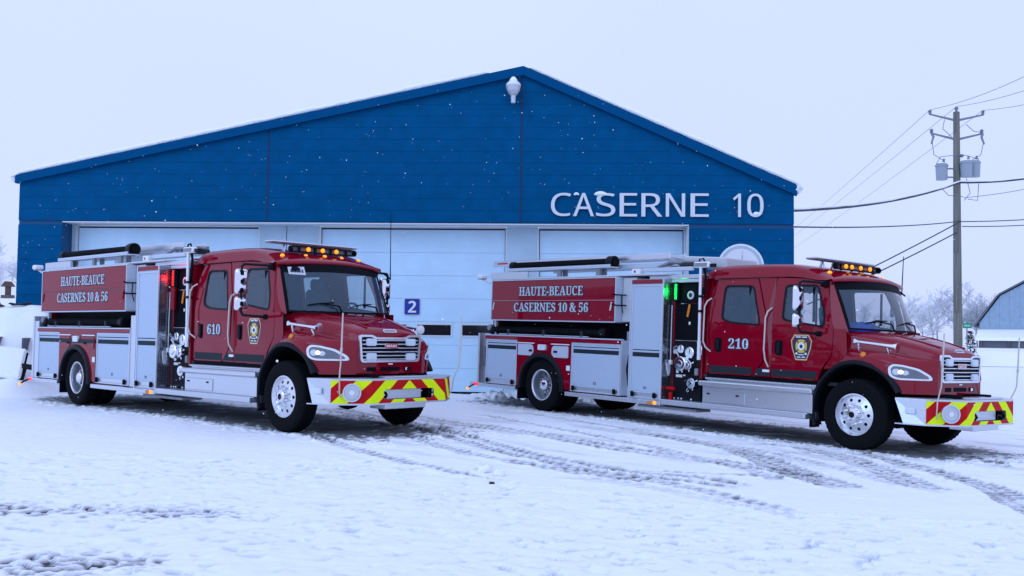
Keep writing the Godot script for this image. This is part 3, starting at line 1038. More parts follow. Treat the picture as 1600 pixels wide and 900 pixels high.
func make_wheel(parent: Node, at: Vector3, s: float, front: bool) -> void:
	var w := part("wheel", parent)
	var tf := Transform3D(Basis.from_scale(Vector3(1, 1, s)), at)
	var tyre := [Vector2(0.30, -0.255), Vector2(0.34, -0.282), Vector2(0.41, -0.288), Vector2(0.47, -0.28), Vector2(0.503, -0.262), Vector2(0.517, -0.24), Vector2(0.52, -0.205),
		Vector2(0.507, -0.203), Vector2(0.507, -0.191), Vector2(0.52, -0.189), Vector2(0.52, -0.149), Vector2(0.507, -0.147), Vector2(0.507, -0.135), Vector2(0.52, -0.133), Vector2(0.52, -0.093),
		Vector2(0.507, -0.091), Vector2(0.507, -0.079), Vector2(0.52, -0.077), Vector2(0.517, -0.04), Vector2(0.503, -0.018), Vector2(0.47, -0.002), Vector2(0.455, 0.001), Vector2(0.45, 0.006), Vector2(0.41, 0.008), Vector2(0.345, 0.0), Vector2(0.335, -0.006), Vector2(0.30, -0.022)]
	var offs := [0.0] if front else [0.0, -0.34]
	for o in offs:
		var mb := MB.new()
		mb.xf = tf * Transform3D(Basis.IDENTITY, Vector3(0, 0, o))
		mb.lathe(tyre, 96, 0.016)
		put(mb, "tyre", "rubber", w)
	var mb2 := MB.new()
	mb2.xf = tf
	var dz := -0.055 if front else -0.17
	var ro := 0.262
	var ri := 0.155
	if front: mb2.lathe([Vector2(0.255, -0.10), Vector2(0.30, -0.028), Vector2(0.302, -0.012), Vector2(0.288, -0.008), Vector2(0.277, -0.03), Vector2(ro, dz)], 48)
	else: mb2.lathe([Vector2(0.30, -0.028), Vector2(0.302, -0.012), Vector2(0.288, -0.008), Vector2(0.274, -0.03), Vector2(0.268, -0.10), Vector2(ro, dz)], 48)
	# the disc with ten hand holes
	var nh := 10
	for k in nh:
		var a0 := TAU * k / nh
		var hc := Vector2(cos(a0), sin(a0)) * 0.212
		var hr := 0.024
		var outl := PackedVector2Array()
		for q in 7: outl.append(Vector2.from_angle(a0 - PI / nh + TAU / nh * q / 6.0) * ro)
		for q in 7: outl.append(Vector2.from_angle(a0 + PI / nh - TAU / nh * q / 6.0) * ri)
		ring_panel(mb2, outl, disc(hc, hr, 12), hc, func(p): return Vector3(p.x, p.y, dz + (0.03 if front else -0.0) * (ro - p.length()) / (ro - ri)), 0.015, 1)
	var zc := dz + (0.03 if front else 0.0)
	mb2.lathe([Vector2(ri, zc), Vector2(0.11, zc + 0.004), Vector2(0.105, zc + 0.02), Vector2(0.0, zc + 0.02)], 32)
	put(mb2, "rim", "rim" if front else "rim_grey", w)
	if not front:
		var lip := MB.new()
		lip.xf = tf
		lip.lathe([Vector2(0.303, -0.03), Vector2(0.304, -0.010), Vector2(0.288, -0.006), Vector2(0.275, -0.028), Vector2(0.27, -0.06)], 48)
		put(lip, "rim_lip", "rim", w)
	var mb3 := MB.new()
	mb3.xf = tf
	mb3.lathe([Vector2(0.0, dz - 0.06), Vector2(0.29, dz - 0.06), Vector2(0.29, dz - 0.055), Vector2(0.0, dz - 0.055)], 24)
	put(mb3, "brake_drum", "black", w)
	var mb4 := MB.new()
	mb4.xf = tf
	if front: mb4.lathe([Vector2(0.098, zc + 0.02), Vector2(0.095, zc + 0.06), Vector2(0.08, zc + 0.075), Vector2(0.045, zc + 0.078), Vector2(0.043, zc + 0.055), Vector2(0, zc + 0.055)], 28)
	else: mb4.lathe([Vector2(0.11, zc + 0.02), Vector2(0.106, zc + 0.11), Vector2(0.09, zc + 0.13), Vector2(0.06, zc + 0.14), Vector2(0.0, zc + 0.145)], 28)
	put(mb4, "hub", "chrome", w)
	if front:
		var mb6 := MB.new()
		mb6.xf = tf
		mb6.lathe([Vector2(0.043, zc + 0.056), Vector2(0.04, zc + 0.066), Vector2(0.0, zc + 0.07)], 16)
		put(mb6, "hub_cap", "satin_black", w)
	var nuts := MB.new()
	for k in nh:
		var a := TAU * (k + 0.5) / nh
		nuts.xf = tf * Transform3D(Basis.IDENTITY, Vector3(cos(a) * 0.143, sin(a) * 0.143, zc))
		nuts.lathe([Vector2(0.021, 0.0), Vector2(0.018, 0.06), Vector2(0.01, 0.074), Vector2(0, 0.076)], 8)
	var no := put(nuts, "lug_nuts", "chrome", w)
	no.set_meta("kind", "stuff")

func hood_sec(x: float) -> Array:
	var xs := [-0.35, -0.1, 0.15, 0.35, 0.51, 0.70, 0.85, 0.93, 0.965]
	var yt := table([-0.35, 0.0, 0.3, 0.6, 0.85, 0.93, 0.965], [1.765, 1.725, 1.675, 1.605, 1.535, 1.495, 1.46], x)
	var zo := table(xs, [1.045, 1.10, 1.15, 1.15, 1.115, 0.99, 0.83, 0.70, 0.62], x)
	var yc := table([-0.35, 0.0, 0.3, 0.51, 0.70, 0.85, 0.965], [1.41, 1.43, 1.42, 1.38, 1.34, 1.33, 1.32], x)
	var zv := table([-0.35, 0.0, 0.3, 0.6, 0.85, 0.965], [0.965, 0.86, 0.79, 0.715, 0.64, 0.575], x)
	var yv := table([-0.35, 0.0, 0.3, 0.6, 0.85, 0.965], [1.47, 1.455, 1.42, 1.375, 1.345, 1.335], x)
	var zt := table([-0.35, 0.0, 0.3, 0.6, 0.85, 0.965], [0.86, 0.74, 0.67, 0.60, 0.545, 0.50], x)
	var yb := 0.86
	if x < 0.66: yb = max(0.86, 0.555 + sqrt(max(0.0, 0.715 * 0.715 - x * x)))
	var ys: float = max(yc - 0.13, yb + 0.02)
	return [Vector2(0, yt), Vector2(zt * 0.55, yt - 0.006), Vector2(zt, yt - 0.05), Vector2(lerp(zt, zv, 0.75), lerp(yt - 0.05, yv, 0.62)), Vector2(zv + 0.02, yv - 0.01), Vector2(lerp(zv, zo, 0.62), yc + 0.012), Vector2(zo - 0.02, max(lerp(yc, ys, 0.45), ys + 0.01)), Vector2(zo, ys), Vector2(zo + 0.004, (ys + yb) * 0.5), Vector2(zo, yb)]
func side_z(x: float) -> float:
	return table([-0.35, -0.1, 0.15, 0.35, 0.51, 0.70, 0.85, 0.93, 0.965], [1.045, 1.10, 1.15, 1.15, 1.115, 0.99, 0.83, 0.70, 0.62], x)
func head_pt(p: Vector2, off: float) -> Vector3:
	var e := 0.01
	var nrm := Vector3(side_z(p.x - e) - side_z(p.x + e), 0, 2 * e).normalized()
	return Vector3(p.x, p.y, side_z(p.x)) + nrm * off
func smooth_line(pts: Array, sub: int) -> Array:
	var out := []
	for i in pts.size() - 1:
		var p0: Vector2 = pts[max(i - 1, 0)]
		var p3: Vector2 = pts[min(i + 2, pts.size() - 1)]
		for k in sub: out.append(pts[i].cubic_interpolate(pts[i + 1], p0, p3, float(k) / sub))
	out.append(pts[-1])
	return out

func lettering(t: Node, s: String, r: Rect2, off: float, f: Callable, font: Font) -> void:
	var mb := MB.new()
	var e := 0.014
	for w in [[-1, 0], [1, 0], [0, -1], [0, 1], [-0.7, -0.7], [0.7, -0.7], [-0.7, 0.7], [0.7, 0.7], [1.3, -1.3]]:
		var q := Rect2(r.position + Vector2(w[0], w[1]) * e, r.size)
		mb.text(s, font, q, 0.0012, func(p, dz): return f.call(p) + Vector3(0, 0, off + dz))
	put(mb, "lettering_outline", "letter_dark", t)
	mb = MB.new()
	mb.text(s, font, r, 0.002, func(p, dz): return f.call(p) + Vector3(0, 0, off + 0.0016 + dz))
	put(mb, "lettering", "letter_silver", t)

func make_cab(t: Node, left: bool) -> void:
	var mb: MB
	# doors, windows and pillars on both sides
	for s in [1.0, -1.0]:
		# --- front door
		var d := part("cab_door", t)
		var fo := rpoly([Vector2(-1.545, 0.965), Vector2(-0.70, 0.975), Vector2(-0.62, 1.16), Vector2(-0.465, 1.36), Vector2(-0.44, 1.68), Vector2(-0.615, 2.50), Vector2(-1.545, 2.545)], 0.03)
		var fw := rpoly([Vector2(-1.36, 1.88), Vector2(-1.15, 1.845), Vector2(-0.60, 1.775), Vector2(-0.605, 2.0), Vector2(-0.775, 2.41), Vector2(-1.36, 2.42)], 0.07)
		var o := Vector2(-1.03, 2.05)
		mb = MB.new(); mb.xf = mir(s)
		ring_panel(mb, fo, fw, o, side_f(0.0), 0.05, 5)
		put(mb, "door_skin", "red", d)
		cab_window(d, fw, o, s)
		slab(d, "window_bar", "black", Vector3(-0.86, 1.85, 0.94), Vector3(-0.83, 2.38, 0.965), 0.0, s)
		door_handle(d, Vector2(-1.41, 1.43), s)
		# --- rear door
		d = part("cab_door", t)
		var ro := rpoly([Vector2(-2.83, 0.965), Vector2(-1.93, 0.965), Vector2(-1.72, 1.20), Vector2(-1.69, 1.95), Vector2(-1.92, 2.545), Vector2(-2.74, 2.545), Vector2(-2.83, 2.40)], 0.06)
		var rw := rpoly([Vector2(-2.57, 1.87), Vector2(-2.36, 1.815), Vector2(-1.79, 1.785), Vector2(-1.81, 1.90), Vector2(-1.985, 2.42), Vector2(-2.57, 2.43)], 0.08)
		o = Vector2(-2.25, 2.1)
		mb = MB.new(); mb.xf = mir(s)
		ring_panel(mb, ro, rw, o, side_f(0.0), 0.05, 5)
		put(mb, "door_skin", "red", d)
		cab_window(d, rw, o, s)
		slab(d, "window_bar", "black", Vector3(-2.07, 1.80, 0.915), Vector3(-2.045, 2.40, 0.94), 0.0, s)
		door_handle(d, Vector2(-2.625, 1.44), s)
		# --- pillar between the doors and body skin behind the gaps
		mb = MB.new(); mb.xf = mir(s)
		mb.sheet(PackedVector2Array([Vector2(-1.565, 0.97), Vector2(-1.565, 2.545), Vector2(-1.90, 2.545), Vector2(-1.67, 1.95), Vector2(-1.70, 1.19), Vector2(-1.905, 0.97)]), side_f(-0.002))
		put(mb, "pillar", "red", t)
		mb = MB.new(); mb.xf = mir(s)
		for q in [PackedVector2Array([Vector2(-2.95, 0.96), Vector2(-2.60, 0.96), Vector2(-2.60, 2.56), Vector2(-2.95, 2.56)]), PackedVector2Array([Vector2(-1.96, 0.96), Vector2(-1.42, 0.96), Vector2(-1.42, 2.56), Vector2(-1.96, 2.56)]), PackedVector2Array([Vector2(-2.6, 2.44), Vector2(-0.62, 2.44), Vector2(-0.62, 2.555), Vector2(-2.6, 2.555)]), PackedVector2Array([Vector2(-2.6, 0.955), Vector2(-0.7, 0.955), Vector2(-0.7, 1.7), Vector2(-2.6, 1.7)])]:
			mb.sheet(q, side_f(-0.045))
		put(mb, "cab_liner", "red", t)
		mb = MB.new(); mb.xf = mir(s)
		var rr := []
		for q in [[-2.84, 0.0], [-2.91, -0.02], [-2.95, -0.07], [-2.96, -0.2]]:
			var ln := PackedVector3Array()
			for k in 12:
				var y := lerpf(0.965, 2.56, k / 11.0)
				ln.append(Vector3(q[0], y, zs(-2.84, y) + q[1]))
			rr.append(ln)
		mb.grid(rr, false, Vector3(-2.5, 1.7, 0))
		put(mb, "rear_corner", "red", t)
		# A-pillar and cowl side between door and windscreen
		mb = MB.new(); mb.xf = mir(s)
		var ra := PackedVector3Array()
		var rb := PackedVector3Array()
		var rc := PackedVector3Array()
		for k in 13:
			var y := lerpf(1.70, 2.53, k / 12.0)
			var xa := lerpf(-0.44, -0.612, clamp((y - 1.68) / 0.82, 0, 1)) + 0.012
			var xb := lerpf(-0.235, -0.545, (y - 1.735) / 0.75)
			var zb := lerpf(0.985, 0.925, (y - 1.735) / 0.75)
			ra.append(Vector3(xa, y, zs(xa, y)))
			rb.append(Vector3(lerpf(xa, xb, 0.6), y, lerpf(zs(xa, y), zb, 0.6) + 0.015))
			rc.append(Vector3(xb, y, zb))
		mb.grid([ra, rb, rc], false, Vector3(-0.6, 2.0, 0))
		mb.sheet(PackedVector2Array([Vector2(-0.60, 1.14), Vector2(-0.32, 1.18), Vector2(-0.20, 1.40), Vector2(-0.22, 1.75), Vector2(-0.425, 1.75), Vector2(-0.45, 1.36)]), side_f(0.0))
		put(mb, "windscreen_pillar", "red", t)
		# dark stripe low on the doors
		mb = MB.new(); mb.xf = mir(s)
		mb.sheet(rect(-2.80, 0.985, -1.93, 1.10), side_f(0.004))
		mb.sheet(PackedVector2Array([Vector2(-1.90, 0.985), Vector2(-1.58, 0.985), Vector2(-1.58, 1.10), Vector2(-1.80, 1.10)]), side_f(0.004))
		mb.sheet(PackedVector2Array([Vector2(-1.53, 0.985), Vector2(-0.74, 0.985), Vector2(-0.69, 1.10), Vector2(-1.53, 1.10)]), side_f(0.004))
		put(mb, "reflective_stripe", "stripe_grey", t)
		slab(t, "sill_gap", "black", Vector3(-2.86, 0.90, 0.6), Vector3(-0.62, 0.962, 0.99), 0.0, s)
		# grab rails
		rod(t, "grab_rail", "beige_rail", [Vector3(-2.80, 2.22, 0.985), Vector3(-2.835, 2.17, 1.055), Vector3(-2.87, 2.08, 1.08), Vector3(-2.87, 1.5, 1.10), Vector3(-2.83, 1.40, 1.085), Vector3(-2.78, 1.33, 1.01)], 0.0135, s)
		rod(t, "grab_rail", "beige_rail", [Vector3(-1.57, 2.06, 1.0), Vector3(-1.60, 2.0, 1.075), Vector3(-1.63, 1.90, 1.09), Vector3(-1.64, 1.40, 1.10), Vector3(-1.62, 1.24, 1.09), Vector3(-1.60, 1.13, 1.03)], 0.0135, s)
		slab(t, "sill_plate", "white_paint", Vector3(-1.71, 1.045, 1.02), Vector3(-1.58, 1.085, 1.036), 0.004, s)
		# mirrors
		var mr := part("mirror", t)
		rod(mr, "bracket", "satin_black", [Vector3(-0.62, 2.43, 0.97), Vector3(-0.66, 2.445, 1.06), Vector3(-0.78, 2.45, 1.36), Vector3(-0.80, 2.42, 1.40), Vector3(-0.80, 1.74, 1.40), Vector3(-0.79, 1.69, 1.37), Vector3(-0.70, 1.67, 1.06)], 0.02, s)
		for e in [[2.0, 2.38], [1.755, 1.965]]:
			mb = MB.new(); mb.xf = mir(s)
			mb.xf = mb.xf * Transform3D(Basis.IDENTITY, Vector3(-0.86, 0, 1.375))
			var rows := []
			for k in 8:
				var ph: float = PI / 2 * k / 7.0
				var ln := PackedVector3Array()
				for p in rpoly([Vector2(-0.105, e[0]), Vector2(0.105, e[0]), Vector2(0.105, e[1]), Vector2(-0.105, e[1])], 0.05, 4):
					var cy: float = (e[0] + e[1]) * 0.5
					ln.append(Vector3(0.085 * sin(ph), cy + (p.y - cy) * lerpf(1.0, 0.0, pow(k / 7.0, 2.6)), p.x * lerpf(1.0, 0.0, pow(k / 7.0, 2.6))))
				rows.append(ln)
			mb.grid(rows, true, Vector3(-0.3, (e[0] + e[1]) * 0.5, 0))
			put(mb, "mirror_shell", "chrome", mr)
			slab(mr, "mirror_glass", "window_dark", Vector3(-0.868, e[0] + 0.01, 1.275), Vector3(-0.861, e[1] - 0.01, 1.475), 0.0, s)
		for e in [2.32, 2.19, 2.06, 1.86]:
			turned(mr, "clamp", "black", Vector3(-0.80, e - 0.035, 1.40 * s), Vector3.UP, cyl(0.034, 0.07, 0.012), 10)
		slab(mr, "arm_foot", "black", Vector3(-0.70, 2.38, 0.955), Vector3(-0.58, 2.47, 1.03), 0.02, s)
		slab(mr, "arm_foot", "black", Vector3(-0.74, 1.63, 1.02), Vector3(-0.63, 1.71, 1.075), 0.02, s)
	# ---- roof
	mb = MB.new()
	var rx := [-2.965, -2.962, -2.945, -2.90, -2.80, -2.5, -2.1, -1.7, -1.3, -1.0, -0.8, -0.65, -0.52, -0.42, -0.35, -0.325, -0.33, -0.40]
	var ry := [2.57, 2.66, 2.725, 2.762, 2.78, 2.79, 2.795, 2.79, 2.77, 2.725, 2.685, 2.65, 2.612, 2.58, 2.55, 2.525, 2.495, 2.485]
	var rows := []
	for i in rx.size():
		var ln := PackedVector3Array()
		var fr: float = smoothstep(-1.3, -0.45, rx[i])
		var zr := lerpf(0.93, 1.005, fr)
		var ye := lerpf(2.556, 2.485, fr)
		for k in 33:
			var u := -1.0 + 2.0 * k / 32.0
			var q: float = sign(u) * pow(abs(u), 0.6)
			var sq: float = pow(max(0.0, 1.0 - pow(abs(q), lerpf(11.0, 3.0, fr))), 0.5)
			var dome := 0.97 + 0.03 * (1.0 - q * q)
			var yy: float = ye + (ry[i] * dome - ye * dome) * sq if i < 14 else ry[i] - 0.045 * q * q
			ln.append(Vector3(rx[i] - 0.17 * fr * q * q, yy, q * zr))
		rows.append(ln)
	mb.grid(rows, false, Vector3(-1.5, 0, 0))
	put(mb, "roof", "red", t)
	# rear cab wall, floor, firewall, dashboard, seats
	slab(t, "rear_wall", "red", Vector3(-2.99, 0.9, -0.86), Vector3(-2.96, 2.6, 0.86))
	slab(t, "cab_floor", "dark_grey", Vector3(-2.95, 0.90, -0.97), Vector3(-0.3, 0.95, 0.97))
	slab(t, "headliner", "mid_grey", Vector3(-2.9, 2.54, -0.86), Vector3(-0.75, 2.555, 0.86))
	mb = MB.new()
	mb.span(Vector3(-0.66, 1.30, -0.88), Vector3(-0.30, 1.68, 0.88), 0.06)
	mb.span(Vector3(-0.40, 1.40, -0.6), Vector3(-0.08, 1.69, 0.6), 0.05)
	mb.span(Vector3(-0.70, 1.60, -0.80), Vector3(-0.30, 1.79, -0.25), 0.05)
	put(mb, "dashboard", "dash", t)
	for q in [[-1.25, -0.52], [-1.25, 0.52], [-2.55, -0.5], [-2.55, 0.5], [-2.55, 0.0]]:
		var st := part("seat", t)
		slab(st, "cushion", "seat", Vector3(q[0] - 0.25, 1.38, q[1] - 0.25), Vector3(q[0] + 0.27, 1.52, q[1] + 0.25), 0.05)
		mb = MB.new()
		mb.xf = Transform3D(Basis(Vector3(0, 0, 1), 0.12), Vector3(q[0] - 0.24, 1.5, q[1]))
		mb.box(Vector3(0, 0.33, 0), Vector3(0.13, 0.66, 0.46), 0.06)
		mb.box(Vector3(0.01, 0.74, 0), Vector3(0.11, 0.2, 0.27), 0.05)
		put(mb, "seat_back", "seat", st)
		slab(st, "pedestal", "dark_grey", Vector3(q[0] - 0.2, 0.951, q[1] - 0.18), Vector3(q[0] + 0.2, 1.38, q[1] + 0.18))
	var sw := part("steering_wheel", t)
	mb = MB.new()
	mb.xf = Transform3D(Basis(Vector3(0, 0, 1), 0.62), Vector3(-0.80, 1.80, -0.52))
	var pts := []
	for k in 29: pts.append(Vector3(cos(TAU * k / 28.0) * 0.21, 0, sin(TAU * k / 28.0) * 0.21))
	mb.tube(pts, 0.017, 8, false)
	put(mb, "wheel_ring", "black", sw)
	mb = MB.new()
	mb.xf = Transform3D(Basis(Vector3(0, 0, 1), 0.62), Vector3(-0.80, 1.80, -0.52))
	for a in [0.3, PI - 0.3, -PI / 2]: mb.tube([Vector3(cos(a) * 0.2, 0, sin(a) * 0.2), Vector3(0, -0.02, 0)], 0.014, 6)
	mb.tube([Vector3(0, -0.02, 0), Vector3(0, -0.3, 0)], 0.03, 8)
	put(mb, "steering_column", "black", sw)
	if not left:
		mb = MB.new()
		mb.xf = Transform3D(Basis.from_scale(Vector3(0.22, 0.13, 0.34)), Vector3(-0.34, 1.74, 0.45))
		rows = []
		for a in 8:
			var ln := PackedVector3Array()
			for b in 16: ln.append(Vector3(sin(PI * a / 7.0) * cos(TAU * b / 16.0), cos(PI * a / 7.0), sin(PI * a / 7.0) * sin(TAU * b / 16.0)) * (1.0 + 0.12 * sin(b * 2.1 + a)))
			rows.append(ln)
		mb.grid(rows, true, Vector3.ZERO)
		put(mb, "folded_cloth", "blue_cloth", t)
	# ---- windscreen
	var ws := part("windscreen", t)
	var wf := func(p): # p.x across -1..1, p.y up 0..1
		var u: float = abs(p.x)
		var b := Vector3(0.02 - 0.265 * pow(u, 2.2), 1.735 + 0.012 * u * u, 0.975 * p.x)
		var tp := Vector3(-0.36 - 0.195 * pow(u, 2.2), 2.535 - 0.045 * u * u, 0.915 * p.x)
		return b.lerp(tp, p.y) + Vector3(0.035 * 4.0 * p.y * (1 - p.y) * (1 - u * 0.6), 0, 0)
	mb = MB.new()
	rows = []
	for k in 9:
		var ln := PackedVector3Array()
		for j in 25: ln.append(wf.call(Vector2(-1 + 2.0 * j / 24.0, k / 8.0)))
		rows.append(ln)
	mb.grid(rows, false, Vector3(-3, 2, 0))
	put(mb, "pane", "glass", ws)
	mb = MB.new()
	for e in [[-1.0, -0.962, 0.0, 1.0], [0.962, 1.0, 0.0, 1.0], [-0.962, 0.962, 0.0, 0.035], [-0.962, 0.962, 0.80, 1.0]]:
		rows = []
		for k in 9:
			var ln := PackedVector3Array()
			for j in 25:
				var p: Vector3 = wf.call(Vector2(lerpf(e[0], e[1], j / 24.0), lerpf(e[2], e[3], k / 8.0)))
				ln.append(p + Vector3(0.006, 0.002, 0.006 * sign(p.z) * smoothstep(0.5, 0.9, abs(p.z))))
			rows.append(ln)
		mb.grid(rows, false, Vector3(-3, 2, 0))
	put(mb, "gasket", "black", ws)
	for e in [[0.72, 0.18], [-0.05, -0.62]]:
		mb = MB.new()
		var a: Vector3 = wf.call(Vector2(e[1], 0.03)) + Vector3(0.03, 0.0, 0)
		var b: Vector3 = wf.call(Vector2(e[0], 0.16)) + Vector3(0.035, 0.01, 0)
		var c2: Vector3 = wf.call(Vector2(e[0] - 0.42, 0.19)) + Vector3(0.035, 0.01, 0)
		mb.tube([a, a.lerp(c2, 0.5) + Vector3(0.02, 0.02, 0), c2.lerp(b, 0.5)], 0.012, 6)
		mb.tube([b + Vector3(0, -0.02, 0), c2.lerp(b, 0.5) + Vector3(0.01, 0.0, 0), c2], 0.01, 6)
		put(mb, "wiper", "black", ws)
	if left:
		mb = MB.new()
		mb.quad(wf.call(Vector2(0.90, 0.76)) + Vector3(0.012, 0, 0), wf.call(Vector2(0.645, 0.735)) + Vector3(0.012, 0, 0), wf.call(Vector2(0.645, 0.90)) + Vector3(0.012, 0, 0), wf.call(Vector2(0.90, 0.91)) + Vector3(0.012, 0, 0))
		put(mb, "sticker", "pale_plate", ws)
		mb = MB.new()
		for e in [[0.82, 0.875, 0.70, 0.88], [0.87, 0.80, 0.85, 0.85], [0.84, 0.80, 0.825, 0.84], [0.81, 0.79, 0.795, 0.815], [0.775, 0.79, 0.75, 0.845], [0.74, 0.79, 0.715, 0.845], [0.70, 0.785, 0.675, 0.845]]:
			mb.quad(wf.call(Vector2(e[0], e[1])) + Vector3(0.016, 0, 0), wf.call(Vector2(e[2], e[1])) + Vector3(0.016, 0, 0), wf.call(Vector2(e[2], e[3])) + Vector3(0.016, 0, 0), wf.call(Vector2(e[0], e[3])) + Vector3(0.016, 0, 0))
		put(mb, "sticker_print", "navy", ws)
	# ---- hood and fenders, one skin
	mb = MB.new()
	var hx := [-0.35, -0.28, -0.2, -0.1, 0.0, 0.08, 0.16, 0.24, 0.32, 0.40, 0.46, 0.51, 0.56, 0.61, 0.65, 0.70, 0.76, 0.81, 0.86, 0.90, 0.935, 0.955, 0.966]
	for s in [1.0, -1.0]:
		mb.xf = mir(s)
		rows = []
		for x in hx:
			var ln := PackedVector3Array()
			for q in smooth_line(hood_sec(x), 5): ln.append(Vector3(x, q.y, q.x))
			rows.append(ln)
		mb.grid(rows, false, Vector3(0.2, 0.6, 0))
		# closed front
		var cap := PackedVector2Array([Vector2(0, 0.86)])
		var sec := smooth_line(hood_sec(0.966), 5)
		sec.reverse()
		for q in sec: cap.append(q)
		mb.sheet(cap, func(p): return Vector3(0.966, p.y, p.x))
	var hd := put(mb, "hood", "red", t)
	# creases: raised centre panel of the hood
	for s in [1.0, -1.0]:
		rod(hd, "hood_crease", "red", [Vector3(-0.05, 1.718, 0.50), Vector3(0.3, 1.667, 0.44), Vector3(0.6, 1.598, 0.39), Vector3(0.86, 1.528, 0.35)], 0.012, s, 6)
		rod(hd, "air_horn", "chrome", [Vector3(-0.09, 1.575, 1.03), Vector3(-0.04, 1.57, 1.025), Vector3(0.3, 1.535, 0.99), Vector3(0.45, 1.518, 0.972), Vector3(0.52, 1.51, 0.963), Vector3(0.545, 1.507, 0.96)], [0.05, 0.02, 0.022, 0.028, 0.05, 0.078], s, 16)
		rod(hd, "horn_foot", "chrome", [Vector3(0.38, 1.525, 0.975), Vector3(0.38, 1.40, 0.93)], 0.018, s, 8)
		rod(hd, "horn_foot", "chrome", [Vector3(-0.04, 1.57, 1.02), Vector3(-0.05, 1.44, 0.98)], 0.018, s, 8)
		turned(hd, "marker_light", "amber_lens", Vector3(0.10, 1.385, 1.118 * s), Vector3(0, 0.5, s), [Vector2(0.045, 0.0), Vector2(0.04, 0.02), Vector2(0.02, 0.032), Vector2(0, 0.034)], 12)
	mb = MB.new()
	mb.xf = Transform3D(Basis(Vector3(0, 0, -1), Vector3(-0.5, 0.87, 0).normalized(), Vector3(0.87, 0.5, 0).normalized()), Vector3(0.945, 1.478, 0))
	mb.prism(rpoly([Vector2(-0.125, -0.025), Vector2(0.125, -0.025), Vector2(0.125, 0.025), Vector2(-0.125, 0.025)], 0.025), 0.0, 0.014)
	put(mb, "hood_badge", "chrome", hd)
	mb = MB.new()
	mb.xf = Transform3D(Basis(Vector3(0, 0, -1), Vector3(-0.5, 0.87, 0).normalized(), Vector3(0.87, 0.5, 0).normalized()), Vector3(0.945, 1.478, 0))
	mb.prism(rpoly([Vector2(-0.108, -0.013), Vector2(0.108, -0.013), Vector2(0.108, 0.013), Vector2(-0.108, 0.013)], 0.013), 0.014, 0.017)
	put(mb, "badge_plate", "mid_grey", hd)
	# black arch flare and liner
	for s in [1.0, -1.0]:
		mb = MB.new(); mb.xf = mir(s)
		rows = []
		for k in 31:
			var a := lerpf(0.46, PI + 0.36, k / 30.0)
			var rr: float = 0.70 if a < PI else 0.70 + 0.02 * (a - PI)
			var dr := Vector2(cos(a), sin(a))
			var zo: float = 1.155 - 0.05 * smoothstep(0.2, 0.7, abs(dr.x))
			var ln := PackedVector3Array()
			for q in [[-0.02, -0.12], [-0.018, 0.025], [0.0, 0.045], [0.03, 0.04], [0.05, 0.012], [0.05, -0.05]]:
				var pp: Vector2 = dr * (rr + float(q[0]))
				ln.append(Vector3(pp.x, 0.555 + pp.y, zo + q[1]))
			rows.append(ln)
		mb.grid(rows, false, Vector3(0, 0.555, 0.5))
		put(mb, "wheel_arch", "satin_black", t)
		mb = MB.new(); mb.xf = mir(s)
		rows = []
		for k in 21:
			var a := lerpf(0.3, PI + 0.3, k / 20.0)
			var ln := PackedVector3Array()
			for q in [0.45, 1.06]: ln.append(Vector3(cos(a) * 0.66, 0.56 + sin(a) * 0.68, q))
			rows.append(ln)
		mb.grid(rows, false, Vector3(0, 0.56, 0.7))
		mb.span(Vector3(-0.72, 0.5, 0.40), Vector3(0.75, 1.3, 0.46))
		put(mb, "arch_liner", "black", t)
	# ---- grille
	var gr := part("grille", t)
	var go := rpoly([Vector2(-0.55, 1.03), Vector2(0.55, 1.03), Vector2(0.58, 1.36), Vector2(0.575, 1.425), Vector2(0.34, 1.425), Vector2(0.27, 1.39), Vector2(-0.27, 1.39), Vector2(-0.34, 1.425), Vector2(-0.575, 1.425), Vector2(-0.58, 1.36)], 0.05)
	var gi := rpoly([Vector2(-0.515, 1.06), Vector2(0.515, 1.06), Vector2(0.545, 1.35), Vector2(0.54, 1.395), Vector2(0.355, 1.395), Vector2(0.285, 1.36), Vector2(-0.285, 1.36), Vector2(-0.355, 1.395), Vector2(-0.54, 1.395), Vector2(-0.545, 1.35)], 0.035)
	mb = MB.new()
	mb.xf = Transform3D(Basis(Vector3(0, 0, -1), Vector3(0, 1, 0), Vector3(1, 0, 0)), Vector3(0.99, 0, 0))
	ring_panel(mb, go, gi, Vector2(0, 1.22), func(p): return Vector3(p.x, p.y, 0.0), 0.03, 1)
	put(mb, "surround", "rim", gr)
	mb = MB.new()
	mb.xf = Transform3D(Basis(Vector3(0, 0, -1), Vector3(0, 1, 0), Vector3(1, 0, 0)), Vector3(0.967, 0, 0))
	mb.prism(gi, 0.0, 0.004)
	put(mb, "mesh_back", "black", gr)
	for y in [1.345, 1.29, 1.235, 1.18, 1.125, 1.075]:
		slab(gr, "bar", "rim", Vector3(0.972, y - 0.008, -0.525), Vector3(0.99, y + 0.008, 0.525), 0.004)
	for w in [[0.375, 1.32], [-0.365, 1.32], [0.37, 1.112], [-0.37, 1.106]]:
		mb = MB.new()
		mb.xf = Transform3D(Basis(Vector3(0, 0, -1), Vector3(0, 1, 0), Vector3(1, 0, 0)), Vector3(0.985, w[1], w[0]))
		mb.prism(rect(-0.086, -0.052, 0.086, 0.052, 0.03), 0.0, 0.03)
		mb.prism(rect(-0.07, -0.038, 0.07, 0.038, 0.02), 0.03, 0.038)
		put(mb, "strobe_light", "strobe", gr)
	mb = MB.new()
	mb.xf = Transform3D(Basis(Vector3(0, 0, -1), Vector3(0, 1, 0), Vector3(1, 0, 0)), Vector3(0.99, 1.266, 0))
	mb.prism(rect(-0.125, -0.036, 0.125, 0.036, 0.012), 0.0, 0.01)
	put(mb, "badge_rim", "chrome", gr)
	mb = MB.new()
